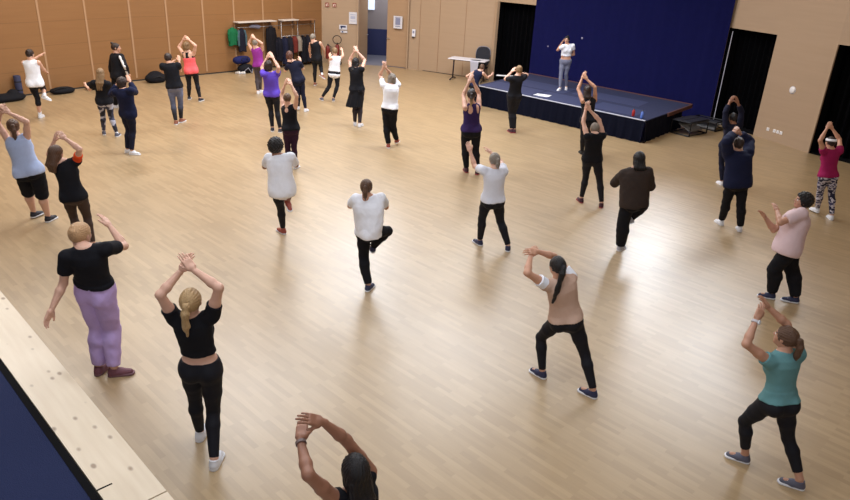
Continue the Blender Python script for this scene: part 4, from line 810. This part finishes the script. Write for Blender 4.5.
def garment(n, x, z0, z1, wd_, dp, col, lab, cat, seed=0, y=-.2, grp='clothes hanging on the coat rack', stripe=None):
    """a coat on a hanger: shoulders, hanging body with folds and two sleeves"""
    rnd = random.Random(seed); r = empty(n, (WA0.x+wd.x*x+wn.x*(-y), WA0.y+wd.y*x+wn.y*(-y), 0), wr); tag(r, lab, cat, grp)
    g = Grid((-wd_-.06, -dp-.06, z0-.04), (wd_+.06, dp+.06, z1+.08), .014); F = g.new(); X, Y, Z = g.coords()
    t = np.clip((z1-Z)/(z1-z0), 0, 1); hw = wd_*(.45+.55*np.clip(t*5, 0, 1))*(.80+.12*t); hd = dp*(.5+.5*np.clip(t*4, 0, 1))*(1-.18*t)
    an = np.arctan2(Y, X); fold = 1+.10*np.sin(an*7+seed)*t+.05*np.sin(an*13+seed*2)*t
    D = (np.sqrt((X/hw)**2+(Y/hd)**2)-fold)*np.sqrt(hw*hd)*.8; F = np.maximum(D, np.maximum(z0+.02*np.sin(X*18+seed)-Z, Z-z1)).astype(np.float32)
    P, Q = surf(F, g.lo, .014); m = fabric('cloth_'+n+str(seed), col); link('coat_body', mk_mesh('coat_body', P, Q, [m]), r)
    for sx in (-1, 1):
        G = g.new(); g.cap(G, (sx*wd_*.72, 0, z1-.09), (sx*wd_*.95, -.02, z1-.36*(z1-z0)), .05, .045, 0); g.cap(G, (sx*wd_*.95, -.02, z1-.36*(z1-z0)), (sx*wd_*.93, -.03, z1-.72*(z1-z0)), .045, .035, .02)
        P, Q = surf(G, g.lo, .014); link('sleeve', mk_mesh('sleeve', P, Q, [m if not stripe else fabric('cloth_s'+str(seed), stripe)]), r)
    b = bmesh.new(); bm_tube(b, [(0, 0, z1-.01), (0, 0, z1+.05)], .006); obj('hook', b, STEEL, r)
    return r
# jackets hung on wall hooks left of the shelf
garment('jacket', -.12, .88, 1.46, .17, .09, s(24, 98, 62), 'green jacket hanging at the left end of the coat rack', 'jacket', 1, -.13)
garment('jacket', .22, .66, 1.42, .16, .09, s(26, 26, 40), 'dark jacket with pale sleeve beside the green jacket', 'jacket', 2, -.16, stripe=s(70, 92, 100))
garment('coat', 1.42, .34, 1.44, .20, .12, s(20, 18, 24), 'long black coat hanging below the shelf, tallest garment', 'coat', 3)
cl = [(1.72, .25, s(20, 20, 32), 'navy coat right beside the long black coat', 'coat'), (1.98, .12, s(26, 28, 50), 'dark blue coat in the left part of the lower rail', 'coat'),
      (2.22, .22, s(30, 28, 36), 'charcoal coat left of the red jacket', 'coat'), (2.44, .50, s(104, 42, 36), 'red jacket on the lower rail', 'jacket'),
      (2.62, .52, s(140, 130, 118), 'cream jacket just right of the red jacket', 'jacket'), (2.84, .10, s(18, 18, 26), 'black coat right of the cream jacket', 'coat'),
      (3.06, .12, s(30, 28, 38), 'black coat in the right half of the lower rail', 'coat'), (3.30, .14, s(24, 26, 36), 'black coat at the right end of the lower rail', 'coat')]
for i, (x, z0, col, lab, cat) in enumerate(cl): garment(cat, x, z0, 1.06, .125, .15, col, lab, cat, 10+i, -.24)
def blob(n, loc, rz, parts, m, lab, cat, h=.014, extras=()):
    g = Grid((-.6, -.4, -.02), (.6, .4, .95), h); F = g.new(); X, Y, Z = g.coords()
    for c_, r_ in parts: g.ell(F, c_, r_, .05)
    F = np.maximum(F+.006*noise3(X, Y, Z, 24, 1).astype(np.float32), (.002-Z)).astype(np.float32); P, Q = surf(F, g.lo, h)
    r = empty(n, loc, rz); tag(r, lab, cat); link(n+'_body', mk_mesh(n+'_body', P, Q, [m]), r)
    for nm, bm_, mm in extras: obj(nm, bm_, mm, r, True)
    return r
def strap(pts, r=.012): b = bmesh.new(); bm_tube(b, pts, r, 6); return b
BAGK = fabric('bag_black', s(22, 22, 28)); STR = mat('strap_black', s(16, 16, 20), .7)
# shoes, bags, a hanging cap
bx = WA0+wd*.02+wn*.36
blob('sports_bag', (bx.x, bx.y, .30), wr, [((0, 0, .13), (.30, .17, .13)), ((.16, 0, .12), (.16, .16, .12)), ((-.16, 0, .12), (.16, .16, .12))], fabric('bag_navy', s(28, 33, 82)), 'navy blue sports bag on top of the black bag by the green jacket', 'bag', extras=[('strap', strap([(-.15, -.16, .1), (-.1, -.2, .24), (.1, -.2, .24), (.15, -.16, .1)]), STR)])
bx = WA0+wd*.10+wn*.42
blob('holdall', (bx.x, bx.y, 0), wr, [((0, 0, .15), (.27, .2, .16)), ((.15, 0, .12), (.15, .17, .14))], BAGK, 'black holdall on the floor under the navy sports bag', 'bag', extras=[('strap', strap([(-.15, -.18, .1), (-.05, -.25, .2), (.08, -.26, .02), (.2, -.15, .15)], .014), mat('strap_grey', s(150, 150, 165), .7))])
bx = WA0-wd*.22+wn*.50
for i, (dx, dy) in enumerate(((0, 0), (.15, .05))):
    q = empty('trainer', (bx.x+dx, bx.y+dy, .083), R(60+25*i)); tag(q, 'white trainer left on the floor, %s of the two by the holdall' % ('left' if i == 0 else 'right'), 'shoe')
    link('upper', mk_mesh('upper', SHOE[0]*.95, SHOE[1], [mat('trainer_white', s(215, 212, 212), .6)]), q); link('sole', mk_mesh('sole', SHOE[2]*.95, SHOE[3], [mat('sole_grey', s(170, 170, 175), .6)]), q)
bx = WA0+wd*.75+wn*.17
blob('woolly_hat', (bx.x, bx.y, 1.34), wr, [((0, 0, .12), (.22, .08, .06)), ((.15, 0, .09), (.1, .07, .06))], fabric('hat_grey', s(120, 118, 135)), 'grey woolly hats bundled on the rail below the hat shelf', 'hat')
blob('black_bag', (-11.02, 17.70, 0), R(58), [((0, 0, .08), (.42, .24, .12)), ((-.25, 0, .07), (.22, .2, .11)), ((.12, 0, .17), (.13, .13, .12))], BAGK, 'flat black bag heap at the far left of the wooden wall', 'bag')
blob('black_bag', (-10.27, 18.92, 0), R(58), [((0, 0, .08), (.33, .18, .10)), ((.15, 0, .07), (.22, .15, .08))], BAGK, 'long flat black bag on the floor right of the woman in white', 'bag', extras=[('strap', strap([(-.3, -.1, .12), (-.1, -.15, .2), (.2, -.1, .13)]), STR)])
blob('black_bag', (-9.76, 19.68, 0), R(56), [((0, 0, .10), (.20, .16, .13)), ((-.1, 0, .1), (.13, .12, .09))], BAGK, 'small black bag on the floor left of the long haired dancer', 'bag')
blob('backpack', (-8.55, 21.25, 0), R(48), [((0, 0, .12), (.33, .24, .17)), ((0, .02, .22), (.2, .16, .12))], BAGK, 'rounded black backpack by the wall left of the dancer in ombre leggings', 'backpack', extras=[('strap', strap([(-.2, -.18, .15), (0, -.26, .22), (.2, -.18, .12)], .014), STR)])
r = empty('exercise_mat', (-11.0, 18.17, 0), R(58)); tag(r, 'rolled dark blue exercise mat leaning upright on the left wall', 'exercise mat')
b = bmesh.new(); bm_lathe(b, [(.085, .0), (.088, .01), (.088, .56), (.08, .57), (.05, .572), (.05, .53)], n=20); obj('rolled_mat', b, mat('mat_blue', s(48, 50, 78), .8), r, True)
b = bmesh.new(); bm_lathe(b, [(.091, .18), (.091, .21)], n=20); bm_lathe(b, [(.091, .40), (.091, .43)], n=20); obj('strap', b, STR, r)
# fire extinguishers in the corner
for i, (x, y) in enumerate(((-4.08, 26.72), (-3.72, 26.70))):
    r = empty('fire_extinguisher', (x, y, .18 if i == 0 else .24)); tag(r, 'red fire extinguisher in the corner, %s' % ('nearer the coat rack' if i == 0 else 'with a looped black hose above'), 'fire extinguisher', 'fire extinguishers in the corner')
    b = bmesh.new(); bm_lathe(b, [(.07, 0), (.08, .02), (.08, .40), (.06, .46), (.025, .49)], n=18); obj('cylinder_body', b, mat('ext_red', s(118, 34, 32), .4), r, True)
    b = bmesh.new(); bm_box(b, (0, -.02, .53), (.03, .14, .03), bev=.006); bm_lathe(b, [(.02, .48), (.02, .52)], n=12); obj('valve_handle', b, STR, r)
    b = bmesh.new(); hs_ = [(.02, -.03, .52), (.12, -.05, .45), (.13, -.06, .2)] if i == 0 else [(.16*math.cos(a), -.05, .66+.15*math.sin(a)) for a in [k*PI/9-PI/2 for k in range(19)]]; bm_tube(b, hs_, .014, 8); obj('hose', b, STR, r, True)
    b = bmesh.new(); bm_box(b, (0, .09, .25), (.06, .05, .3), bev=.004); obj('wall_bracket', b, STEEL, r)
blob('black_bag', (-3.75, 26.55, 0), 0, [((0, 0, .06), (.22, .14, .11))], BAGK, 'small black bag below the fire extinguishers', 'bag')
# signs and notices on the far wall
def onwall(n, x, y, z, sx, sz, rz, m, lab, cat, th=.012):
    b = bmesh.new(); bm_box(b, (0, 0, 0), (sx, th, sz), bev=.002); o = obj(n, b, m); o.location = (x, y, z); o.rotation_euler = (0, 0, rz); tag(o, lab, cat); return o
PW = mat('notice_paper', s(206, 204, 212), .6); PR = mat('print_grey', s(128, 132, 160), .7); RED = mat('sign_red', s(140, 68, 50), .5)
def marks(o, rects, m, y=-.009, nm='print'):
    b = bmesh.new()
    for x, z, w_, h_ in rects: bm_box(b, (x, y, z), (w_, .003, h_))
    obj(nm, b, m, o)
W3 = R(-3)
o = onwall('wall_notice', -3.16, 26.90, 1.68, .30, .42, W3, PW, 'white printed notice on the wall left of the open door', 'notice'); marks(o, [(0, .12, .2, .03), (0, .02, .18, .1), (0, -.1, .2, .02)], mat('print_faint', s(170, 174, 196), .7))
o = onwall('wall_sign', -3.53, 26.93, 1.33, .30, .17, W3, PW, 'small white sign with dark symbol below the printed notice', 'sign'); marks(o, [(0, .02, .2, .06), (-.06, -.0, .05, .1)], mat('sign_navy', s(30, 44, 90), .5))
o = onwall('wall_sign', -3.50, 26.92, 1.17, .26, .075, W3, PW, 'narrow white sign strip directly under the small symbol sign', 'sign'); marks(o, [(-.05, 0, .05, .045)], mat('sign_navy', s(30, 44, 90), .5))
for x, q in ((-4.13, 'left'), (-3.86, 'right')):
    o = onwall('fire_safety_sign', x, 26.96, 2.10, .14, .15, W3, RED, 'red fire safety pictogram high in the corner, %s of the pair' % q, 'sign')
    marks(o, [(-.03, -.01, .03, .08), (.02, .03, .05, .02), (.03, -.02, .02, .06)], mat('sign_white', s(225, 205, 195), .5))
o = onwall('door_notice', -1.46, 26.63, 1.64, .36, .44, R(-22), PW, 'white notice with blue print on the closed door leaf', 'notice', .01); marks(o, [(0, .03, .2, .24), (0, -.14, .2, .03), (0, .17, .24, .02)], PR, -.008)
r = empty('wall_intercom', (-.84, 26.40, 1.30), R(-22)); tag(r, 'white intercom handset unit on the wall right of the door', 'intercom')
b = bmesh.new(); bm_box(b, (0, -.02, .02), (.13, .05, .26), bev=.008); obj('housing', b, mat('intercom_white', s(222, 222, 232), .4), r)
b = bmesh.new(); bm_box(b, (0, -.05, .05), (.06, .008, .08)); obj('screen', b, PR, r); b = bmesh.new(); bm_box(b, (-.02, -.03, -.13), (.08, .04, .05), bev=.006); obj('lower_latch', b, DARK, r)
# round fixture and sockets on the right wall
rd = (Vector((9.35, 16.75))-Vector((8.68, 18.42))).normalized(); rn = Vector((rd.y, -rd.x)); rr = math.atan2(rd.y, rd.x)
r = empty('wall_detector', (9.01+rn.x*.0, 17.6, 1.37), rr); tag(r, 'round white wall fixture between the two black openings', 'wall fixture')
b = bmesh.new(); bm_lathe(b, [(.085, 0), (.085, -.02), (.06, -.035), (.02, -.04)], n=24, axis='Y'); obj('dome', b, mat('fixture_white', s(230, 226, 226), .4), r, True); b = bmesh.new(); bm_lathe(b, [(.095, .0), (.095, -.010)], n=24, axis='Y'); obj('mounting_ring', b, PW, r)
for i, (x, y, z) in enumerate(((8.845, 18.01, .27), (8.925, 17.81, .275), (8.965, 17.71, .275), (9.005, 17.61, .275))):
    r = empty('wall_socket', (x, y, z), rr); tag(r, 'white wall socket, %s low on the right wall' % ('the single one set apart' if i == 0 else ('first', 'middle', 'last')[i-1]+' of the close row of three'), 'socket', 'sockets on the right wall')
    b = bmesh.new(); bm_box(b, (0, -.006, 0), (.085, .012, .085), bev=.003); obj('plate', b, mat('socket_white', s(230, 224, 220), .4), r); b = bmesh.new(); bm_lathe(b, [(.022, -.012), (.022, -.016), (.012, -.0165)], n=16, axis='Y'); obj('socket_well', b, PW, r)
# ---- platform with pine edge and blue mat in the near left corner
e0 = Vector((-4.67, 6.67)); e1 = Vector((-1.68, 3.72)); ed = (e1-e0).normalized(); en = Vector((ed.y, -ed.x))
if en.x > 0: en = -en
q0 = e0-ed*3.2; q1 = e1+ed*2.2
pf = empty('platform', (e0.x, e0.y, 0)); tag(pf, 'raised platform with knotty pine border in the near left corner', 'platform')
def sb2(bm): bmesh.ops.translate(bm, verts=bm.verts, vec=(-e0.x, -e0.y, 0)); return bm
mw = (Vector((-3.84, 5.27))-e0).dot(en); mw2 = (Vector((-2.2, 3.72))-e0).dot(en)
# joints run across the border where two boards butt
PINE = pine_mat(); jt = [0, (Vector((-1.775, 3.80))-q0).dot(ed), (q1-q0).length]
for i in range(2):
    b = bmesh.new(); a0 = q0+ed*(jt[i]+.006); a1 = q0+ed*(jt[i+1]-.006); bm_prism(b, [a0, a1, a1+en*(mw2), a0+en*(mw if i == 0 else mw2)], .40, .45); obj('pine_board', sb2(b), PINE, pf)
sl_ = Vector((-2.222, 3.812)); b = bmesh.new(); bm_box(b, (sl_.x, sl_.y, .4505), (.014, .11, .003), rz=R(-44.6)); obj('dark_slit', sb2(b), mat('rubber_black', s(12, 11, 13), .9, spec=.1), pf)  # thin black strip stands in for the shade inside an open slit
b = bmesh.new(); bm_prism(b, [q0, q1, q1+en*3.5, q0+en*3.5], .0, .41); obj('base', sb2(b), DARK, pf)
b = bmesh.new(); bm_prism(b, [q0+en*mw, q1+en*mw2, q1+en*(mw2+.055), q0+en*(mw+.055)], .40, .455); obj('rubber_edge', sb2(b), mat('rubber_black', s(12, 11, 13), .9, spec=.1), pf)
b = bmesh.new(); bm_prism(b, [q0+en*(mw+.055), q1+en*(mw2+.055), q1+en*3.5, q0+en*3.5], .40, .452); obj('blue_mat', sb2(b), mat('carpet_blue', s(36, 43, 74), .95, spec=.15, bump=.5, scale=140, var=.2), pf)
# ------------------------------------------------------------------ wardrobe of materials
SK1 = skin('skin_fair', s(214, 168, 146)); SK2 = skin('skin_light', s(200, 150, 124)); SK3 = skin('skin_tan', s(188, 140, 116)); SK4 = skin('skin_brown', s(152, 106, 84))
BLK = fabric('black_cotton', s(22, 22, 28)); BLK2 = fabric('black_jersey', s(27, 27, 34), .7); NVY = fabric('navy_cotton', s(23, 28, 56)); NVD = fabric('navy_dark', s(26, 28, 48))
WHT = fabric('white_cotton', s(236, 237, 245)); LBL = fabric('pale_blue_cotton', s(176, 190, 224)); PNK = fabric('coral_pink', s(240, 100, 104)); MAG = fabric('magenta_violet', s(140, 50, 140))
PUR = fabric('purple_cotton', s(98, 72, 188)); DPU = fabric('deep_purple', s(52, 36, 84)); MGR = fabric('magenta_cotton', s(150, 30, 84)); TEAL = fabric('teal_cotton', s(98, 142, 146))
BGE = fabric('beige_cotton', s(196, 164, 146)); PSH = fabric('pale_pink', s(222, 196, 200)); LAV = fabric('lavender_fleece', s(186, 160, 210)); BRN = fabric('dark_brown_fleece', s(56, 46, 42))
GRL = fabric('grey_leggings', s(118, 120, 140)); CHG = fabric('charcoal_leggings', s(78, 70, 74)); PLM = fabric('plum_leggings', s(48, 26, 46)); GWT = fabric('grey_white', s(222, 224, 236)); SHR = ramp_z('sheer_brown', .0, s(70, 48, 38), 1.2, s(50, 36, 28)); MESH_ = fabric('dark_sheer', s(58, 52, 58)); ORG = fabric('orange_cotton', s(226, 78, 34))
OMB = ramp_z('ombre_leggings', .25, s(24, 24, 32), .75, s(112, 118, 146)); PT1 = camo('pattern_leggings', [s(30, 32, 46), s(58, 60, 82), s(180, 180, 196)], 8); PT2 = camo('zigzag_leggings', [s(32, 32, 58), s(196, 190, 200), s(60, 58, 92)], 9, (1, 1, 2.2))
def sh(c, so=(225, 225, 230), la=(200, 200, 205)):
    return (mat('shoe_%d_%d_%d' % c, s(*c), .6, bump=.15, scale=60), mat('sole_%d_%d_%d' % so, s(*so), .6), mat('lace_%d_%d_%d' % la, s(*la), .8))
SW = sh((220, 220, 226)); SKB = sh((34, 34, 46)); SNV = sh((38, 42, 74)); SGR = sh((84, 84, 100)); SRD = sh((150, 70, 56)); SMA = sh((112, 66, 78), (120, 84, 92), (60, 30, 40)); SBK = sh((24, 22, 26), (40, 36, 40), (30, 30, 30)); SOR = sh((140, 84, 64)); SRP = sh((60, 22, 40), (150, 60, 70), (150, 60, 60))
HBK = hairm('hair_black', s(24, 20, 22)); HDB = hairm('hair_dark_brown', s(48, 34, 30)); HBR = hairm('hair_brown', s(88, 62, 46)); HBL = hairm('hair_blonde', s(178, 146, 104)); HDBL = hairm('hair_dark_blonde', s(132, 104, 74)); HGY = hairm('hair_grey', s(132, 122, 112)); HRD = hairm('hair_auburn', s(92, 56, 44)); HSB = hairm('hair_strawberry', s(190, 150, 110))
OMH = ramp_z('hair_ombre', 1.38, s(196, 164, 122), 1.56, s(40, 28, 28), .5)
def leg_(m=BLK2, **k): return dict(dict(n='leggings', m=m, wa=.24), **k)
def tee(m, **k): return dict(dict(n='t_shirt', m=m, hem=-.08, sl=.50, lo=.32, off=.009), **k)
def tank(m, **k): return dict(dict(n='tank_top', m=m, hem=-.05, sl=0, lo=.2, nk=.078, wr=.0015), **k)
def trs(m=BLK, **k): return dict(dict(n='trousers', m=m, wa=.2, off=.012, wide=.016), **k)
PEOPLE = [
 ('p1', 'person squatting in a white sleeveless top and black capri leggings by the left wall', dict(skin=SK1, hair=('bun', HDB), tops=[tank(WHT, n='sleeveless_top', lo=.4, hem=-.16, wr=.003, nk=.064)], bots=[leg_(ln=1.45)], shoe=SW, socks=WHT)),
 ('p2', 'person with long loose blonde hair, black top and dark patterned leggings', dict(skin=SK1, hair=('long', HDBL), hl=.34, hsx=-.05, tops=[tee(BLK, sl=.6)], bots=[leg_(PT1)], shoe=SGR, socks=WHT)),
 ('p3', 'person standing side-on in a black jacket with white sleeve stripe, hair in a bun', dict(skin=SK2, hair=('bun', HDB), bz=.11, hy=-25, tops=[tee(BLK, n='jacket', sl=1.92, lo=.8, off=.014, hem=-.12, wr=.004, nk=.058)], bots=[trs()], shoe=SW, sleeve_stripe='R')),
 ('p4', 'person in a navy sweatshirt and dark trousers, white shoes, arms raised to the face', dict(skin=SK2, hair=('bob', HDB), fy=(-50, -60), tops=[tee(NVY, n='sweatshirt', sl=1.9, lo=.75, off=.014, hem=-.16, wr=.004)], bots=[leg_(NVD, off=.012)], shoe=SW)),
 ('p5', 'person in a black t-shirt and grey to black ombre leggings, short dark hair', dict(skin=SK2, hair=('short', HDB), tops=[tee(BLK, sl=.42, lo=.55)], bots=[leg_(OMB)], shoe=SOR)),
 ('p6', 'person in a coral pink top and black leggings, hands on the head', dict(skin=SK1, hair=('bob', HDBL), tops=[tank(PNK, hem=-.16, hi=.66, lo=.25, sl=0), tank(BLK, n='sports_bra', hem=.58, hi=.98, lo=0, off=.006, racer=1, nk=.08)], bots=[leg_()], shoe=SKB)),
 ('p7', 'person in a violet tank top and grey leggings beneath the coat rack shelf', dict(skin=SK1, hair=('short', HGY), tops=[tank(MAG, lo=.4, hem=-.1)], bots=[leg_(CHG)], shoe=SW)),
 ('p8', 'person in a bright purple t-shirt and black leggings, arms circled overhead', dict(skin=SK1, hair=('bob', HDB), tops=[tee(PUR, sl=.4, hem=-.06)], bots=[leg_()], shoe=sh((50, 50, 60)))),
 ('p9', 'person in navy t-shirt and navy leggings with auburn bob, leaning forward', dict(skin=SK1, hair=('bob', HRD), hp=-12, tops=[tee(NVD, sl=.6, hem=-.08)], bots=[leg_(NVD)], shoe=SW)),
 ('p10', 'person in a black tank top stepping beside the hanging coats, furthest back', dict(skin=SK1, hair=('short', HGY), tops=[tank(BLK, hem=-.14, lo=.45)], bots=[leg_()], shoe=SOR, socks=WHT)),
 ('p11', 'person in a white tank top and black leggings stepping wide, left of the open door', dict(skin=SK1, hair=('short', HDBL), tops=[tank(WHT, lo=.5, hem=.14)], bots=[leg_(), dict(n='white_waist_jacket', m=WHT, wa=-.02, ln=0, off=.016)], shoe=SGR)),
 ('p12', 'person in a black tunic dress with long black hair and white trainers', dict(skin=SK1, hair=('long', HBK), hl=.26, hp=8, tops=[tee(BLK, n='tunic_top', sl=.12, lo=.35, hem=-.02)], bots=[dict(n='flared_skirt', m=BLK, wa=.1, skirt=.10, slen=.42, ln=0, sk=(-.16, -.05)), leg_(MESH_)], shoe=SW)),
 ('p13', 'person with a grey-blonde bob, white t-shirt and loose black trousers', dict(skin=SK1, hair=('bob', HGY), tops=[tee(WHT, hem=.0, sl=.5)], bots=[trs(wide=.008)], shoe=SRD)),
 ('p14', 'person in a pale blue sleeveless top and black knee shorts at the left edge', dict(skin=SK1, hair=('pony', HBR), hy=15, hl=.2, w=1.12, lw=1.15, tops=[tank(LBL, lo=.35, hem=-.12)], bots=[trs(BLK, n='knee_shorts', ln=1.05, off=.014, wide=.02)], shoe=SKB, fy=(-30, -25))),
 ('p15', 'person in a black t-shirt with orange sleeve and sheer brown leggings', dict(skin=SK1, hair=('long', HBR), hy=-12, hl=.22, hsx=-.02, w=.98, tops=[tee(BLK, hem=-.12, sl=.12), dict(n='orange_sleeve', m=ORG, hem=.80, hi=.81, lo=0, off=-.02, sl=.55, sw=.03, nk=.08)], bots=[leg_(SHR)], shoe=SKB)),
 ('p16', 'person in lavender sweatpants and a black t-shirt, one arm raised', dict(skin=SK1, hair=('bun', HSB), bz=.05, tops=[tee(BLK, hem=.20, sl=.62, lo=.3, sw=.006)], bots=[dict(n='sweatpants', m=LAV, wa=.26, off=.014, wide=.016, ln=1.93, lo=.3, wr=.006)], shoe=SMA, w=1.0, fy=(10, -55))),
 ('p17', 'person with blonde ponytail, black crop top and black leggings with bare midriff', dict(skin=SK1, hair=('pony', HBL), hl=.24, hsx=-.01, hp=14, tops=[tee(BLK, n='crop_top', hem=.30, sl=.38, lo=.15)], bots=[leg_(wa=.17)], shoe=SW, fy=(0, 0), w=.98)),
 ('p18', 'person at the bottom edge with long dark hair and bare arms arched overhead', dict(skin=SK4, hair=('long', HBK), hl=.26, hp=8, hands='pinch', tops=[tank(BLK)], bots=[leg_()], shoe=SKB, watch=[('L', mat('beads', s(120, 100, 96), .4), .009)])),
 ('p19', 'person with round curly black hair, long white t-shirt and rust coloured shoes', dict(skin=SK4, hair=('curly', HBK), tops=[tee(WHT, hem=-.32, sl=.75, lo=.95, off=.012, wr=.005, flare=.06, drape='R', sw=.004)], bots=[leg_()], shoe=SRD, fy=(50, 0))),
 ('p20', 'person with brown ponytail in a white t-shirt lifting the right knee', dict(skin=SK2, hair=('pony', HBR), hl=.15, w=1.05, tops=[tee(WHT, hem=-.12, sl=.7, lo=.95, off=.012, wr=.005, sw=.004)], bots=[trs(off=.010, wide=.008)], shoe=SNV, fy=(-20, 0))),
 ('p21', 'person in a deep purple racerback top near the left end of the stage', dict(skin=SK1, hair=('pony', OMH), hl=.2, hp=10, tops=[tank(DPU, racer=1, hem=-.02, lo=.15)], bots=[trs(off=.012, wide=.004)], shoe=SRP)),
 ('p22', 'person in a black tank top with round back cutout and plum leggings, arms overhead', dict(skin=SK1, hair=('short', HBR), tops=[tank(BLK, key=1, lo=.15, nk=.066)], bots=[leg_(PLM)], shoe=SW)),
 ('p23', 'person in a navy top leaning right, half hidden in front of the folding table', dict(skin=SK1, hair=('short', HBR), tops=[tank(NVY, n='sleeveless_top', lo=.3)], bots=[leg_()], shoe=SKB)),
 ('p24', 'person in black with blonde bun, hands at the neck, in front of the stage papers', dict(skin=SK1, hair=('bun', HDBL), tops=[tee(BLK, sl=.7, hem=.02)], bots=[leg_()], shoe=SRP)),
 ('p25', 'instructor in a white crop top and grey leggings standing on the stage', dict(skin=SK3, hair=('bun', HBK), hp=0, bz=.10, tops=[tee(WHT, n='crop_top', hem=.32, sl=.40, lo=.2)], bots=[leg_(GRL, wa=.14)], shoe=SW)),
 ('p26', 'person with loose dark hair and arms overhead, half hidden right before the stage', dict(skin=SK2, hair=('long', HDB), hl=.2, hp=10, tops=[tank(BLK)], bots=[leg_()], shoe=SBK)),
 ('p27', 'person all in black, grey-haired, both bare arms stretched up before the stage', dict(skin=SK1, hair=('bun', HGY), bz=.02, tops=[tank(BLK, n='sleeveless_top', nk=.068, lo=.35, sl=.12)], bots=[leg_()], shoe=SRP)),
 ('p28', 'person in a dark brown sweatshirt lifting one knee, long black hair', dict(skin=SK3, hair=('long', HBK), hl=.12, w=1.12, tops=[tee(BRN, n='sweatshirt', sl=1.9, lo=.95, off=.018, hem=-.12, wr=.005, sw=.006)], bots=[trs(off=.014, wide=.026)], shoe=sh((170, 168, 176)), fy=(-40, 0))),
 ('p29', 'person in a pale grey t-shirt with grey hair and black leggings, feet apart', dict(skin=SK1, hair=('pony', HGY), hl=.10, tops=[tee(GWT, hem=.0, sl=.5, lo=.5)], bots=[leg_(off=.010)], shoe=SNV, fy=(15, -25))),
 ('p30', 'person lunging in a beige top with white sleeves, long dark ponytail and black leggings', dict(skin=SK2, hair=('pony', HBK), hl=.40, hsx=-.09, hands='pinch', tops=[tee(BGE, hem=.04, sl=.10, lo=.2), dict(n='white_sleeves', m=WHT, hem=.84, hi=.93, lo=.2, off=.004, sl=.36, sw=.012, nk=.09)], bots=[leg_()], shoe=SNV, fy=(20, 25))),
 ('p31', 'person in a loose navy sweatshirt and black trousers, arms overhead, nearer of two', dict(skin=SK3, hair=('short', HDB), hp=8, w=1.1, tops=[tee(NVY, n='sweatshirt', sl=1.9, lo=1, off=.024, hem=-.16, wr=.004, sw=.012)], bots=[trs(wide=.008)], shoe=SW)),
 ('p32', 'person in dark navy clothes behind the navy sweatshirt, before the black doorway', dict(skin=SK4, hair=('short', HBK), tops=[tee(NVD, n='long_sleeved_top', sl=1.7, lo=.3, hem=-.05)], bots=[leg_(NVD)], shoe=SW)),
 ('p33', 'person in a magenta t-shirt, pale headband and patterned navy and white leggings', dict(skin=SK2, hair=('short', HDB), cap=WHT, tops=[tee(MGR, sl=.3, lo=.35, hem=-.02)], bots=[leg_(PT2)], shoe=SW)),
 ('p34', 'person in a pale pink t-shirt and black trousers seen from the side', dict(skin=SK3, hair=('curly', HBK), cf=.024, hp=8, w=1.22, lw=1.12, aw=1.15, hands='fwd', tops=[tee(PSH, hem=-.16, sl=.7, lo=.85, off=.014)], bots=[trs(wide=.022)], shoe=SNV, fy=(0, 0))),
 ('p35', 'person lunging in a teal t-shirt with brown ponytail and a watch', dict(skin=SK3, hair=('pony', HBR), hl=.20, hp=8, hands='up', tops=[tee(TEAL, hem=.07, sl=.18, lo=.05)], bots=[leg_(ln=1.8)], shoe=SGR, fy=(25, 25), watch=[('L', mat('watch_strap', s(200, 195, 200), .5), .010)])),
]
import os
for pid, label, sp in PEOPLE:
    person(pid, label, sp)
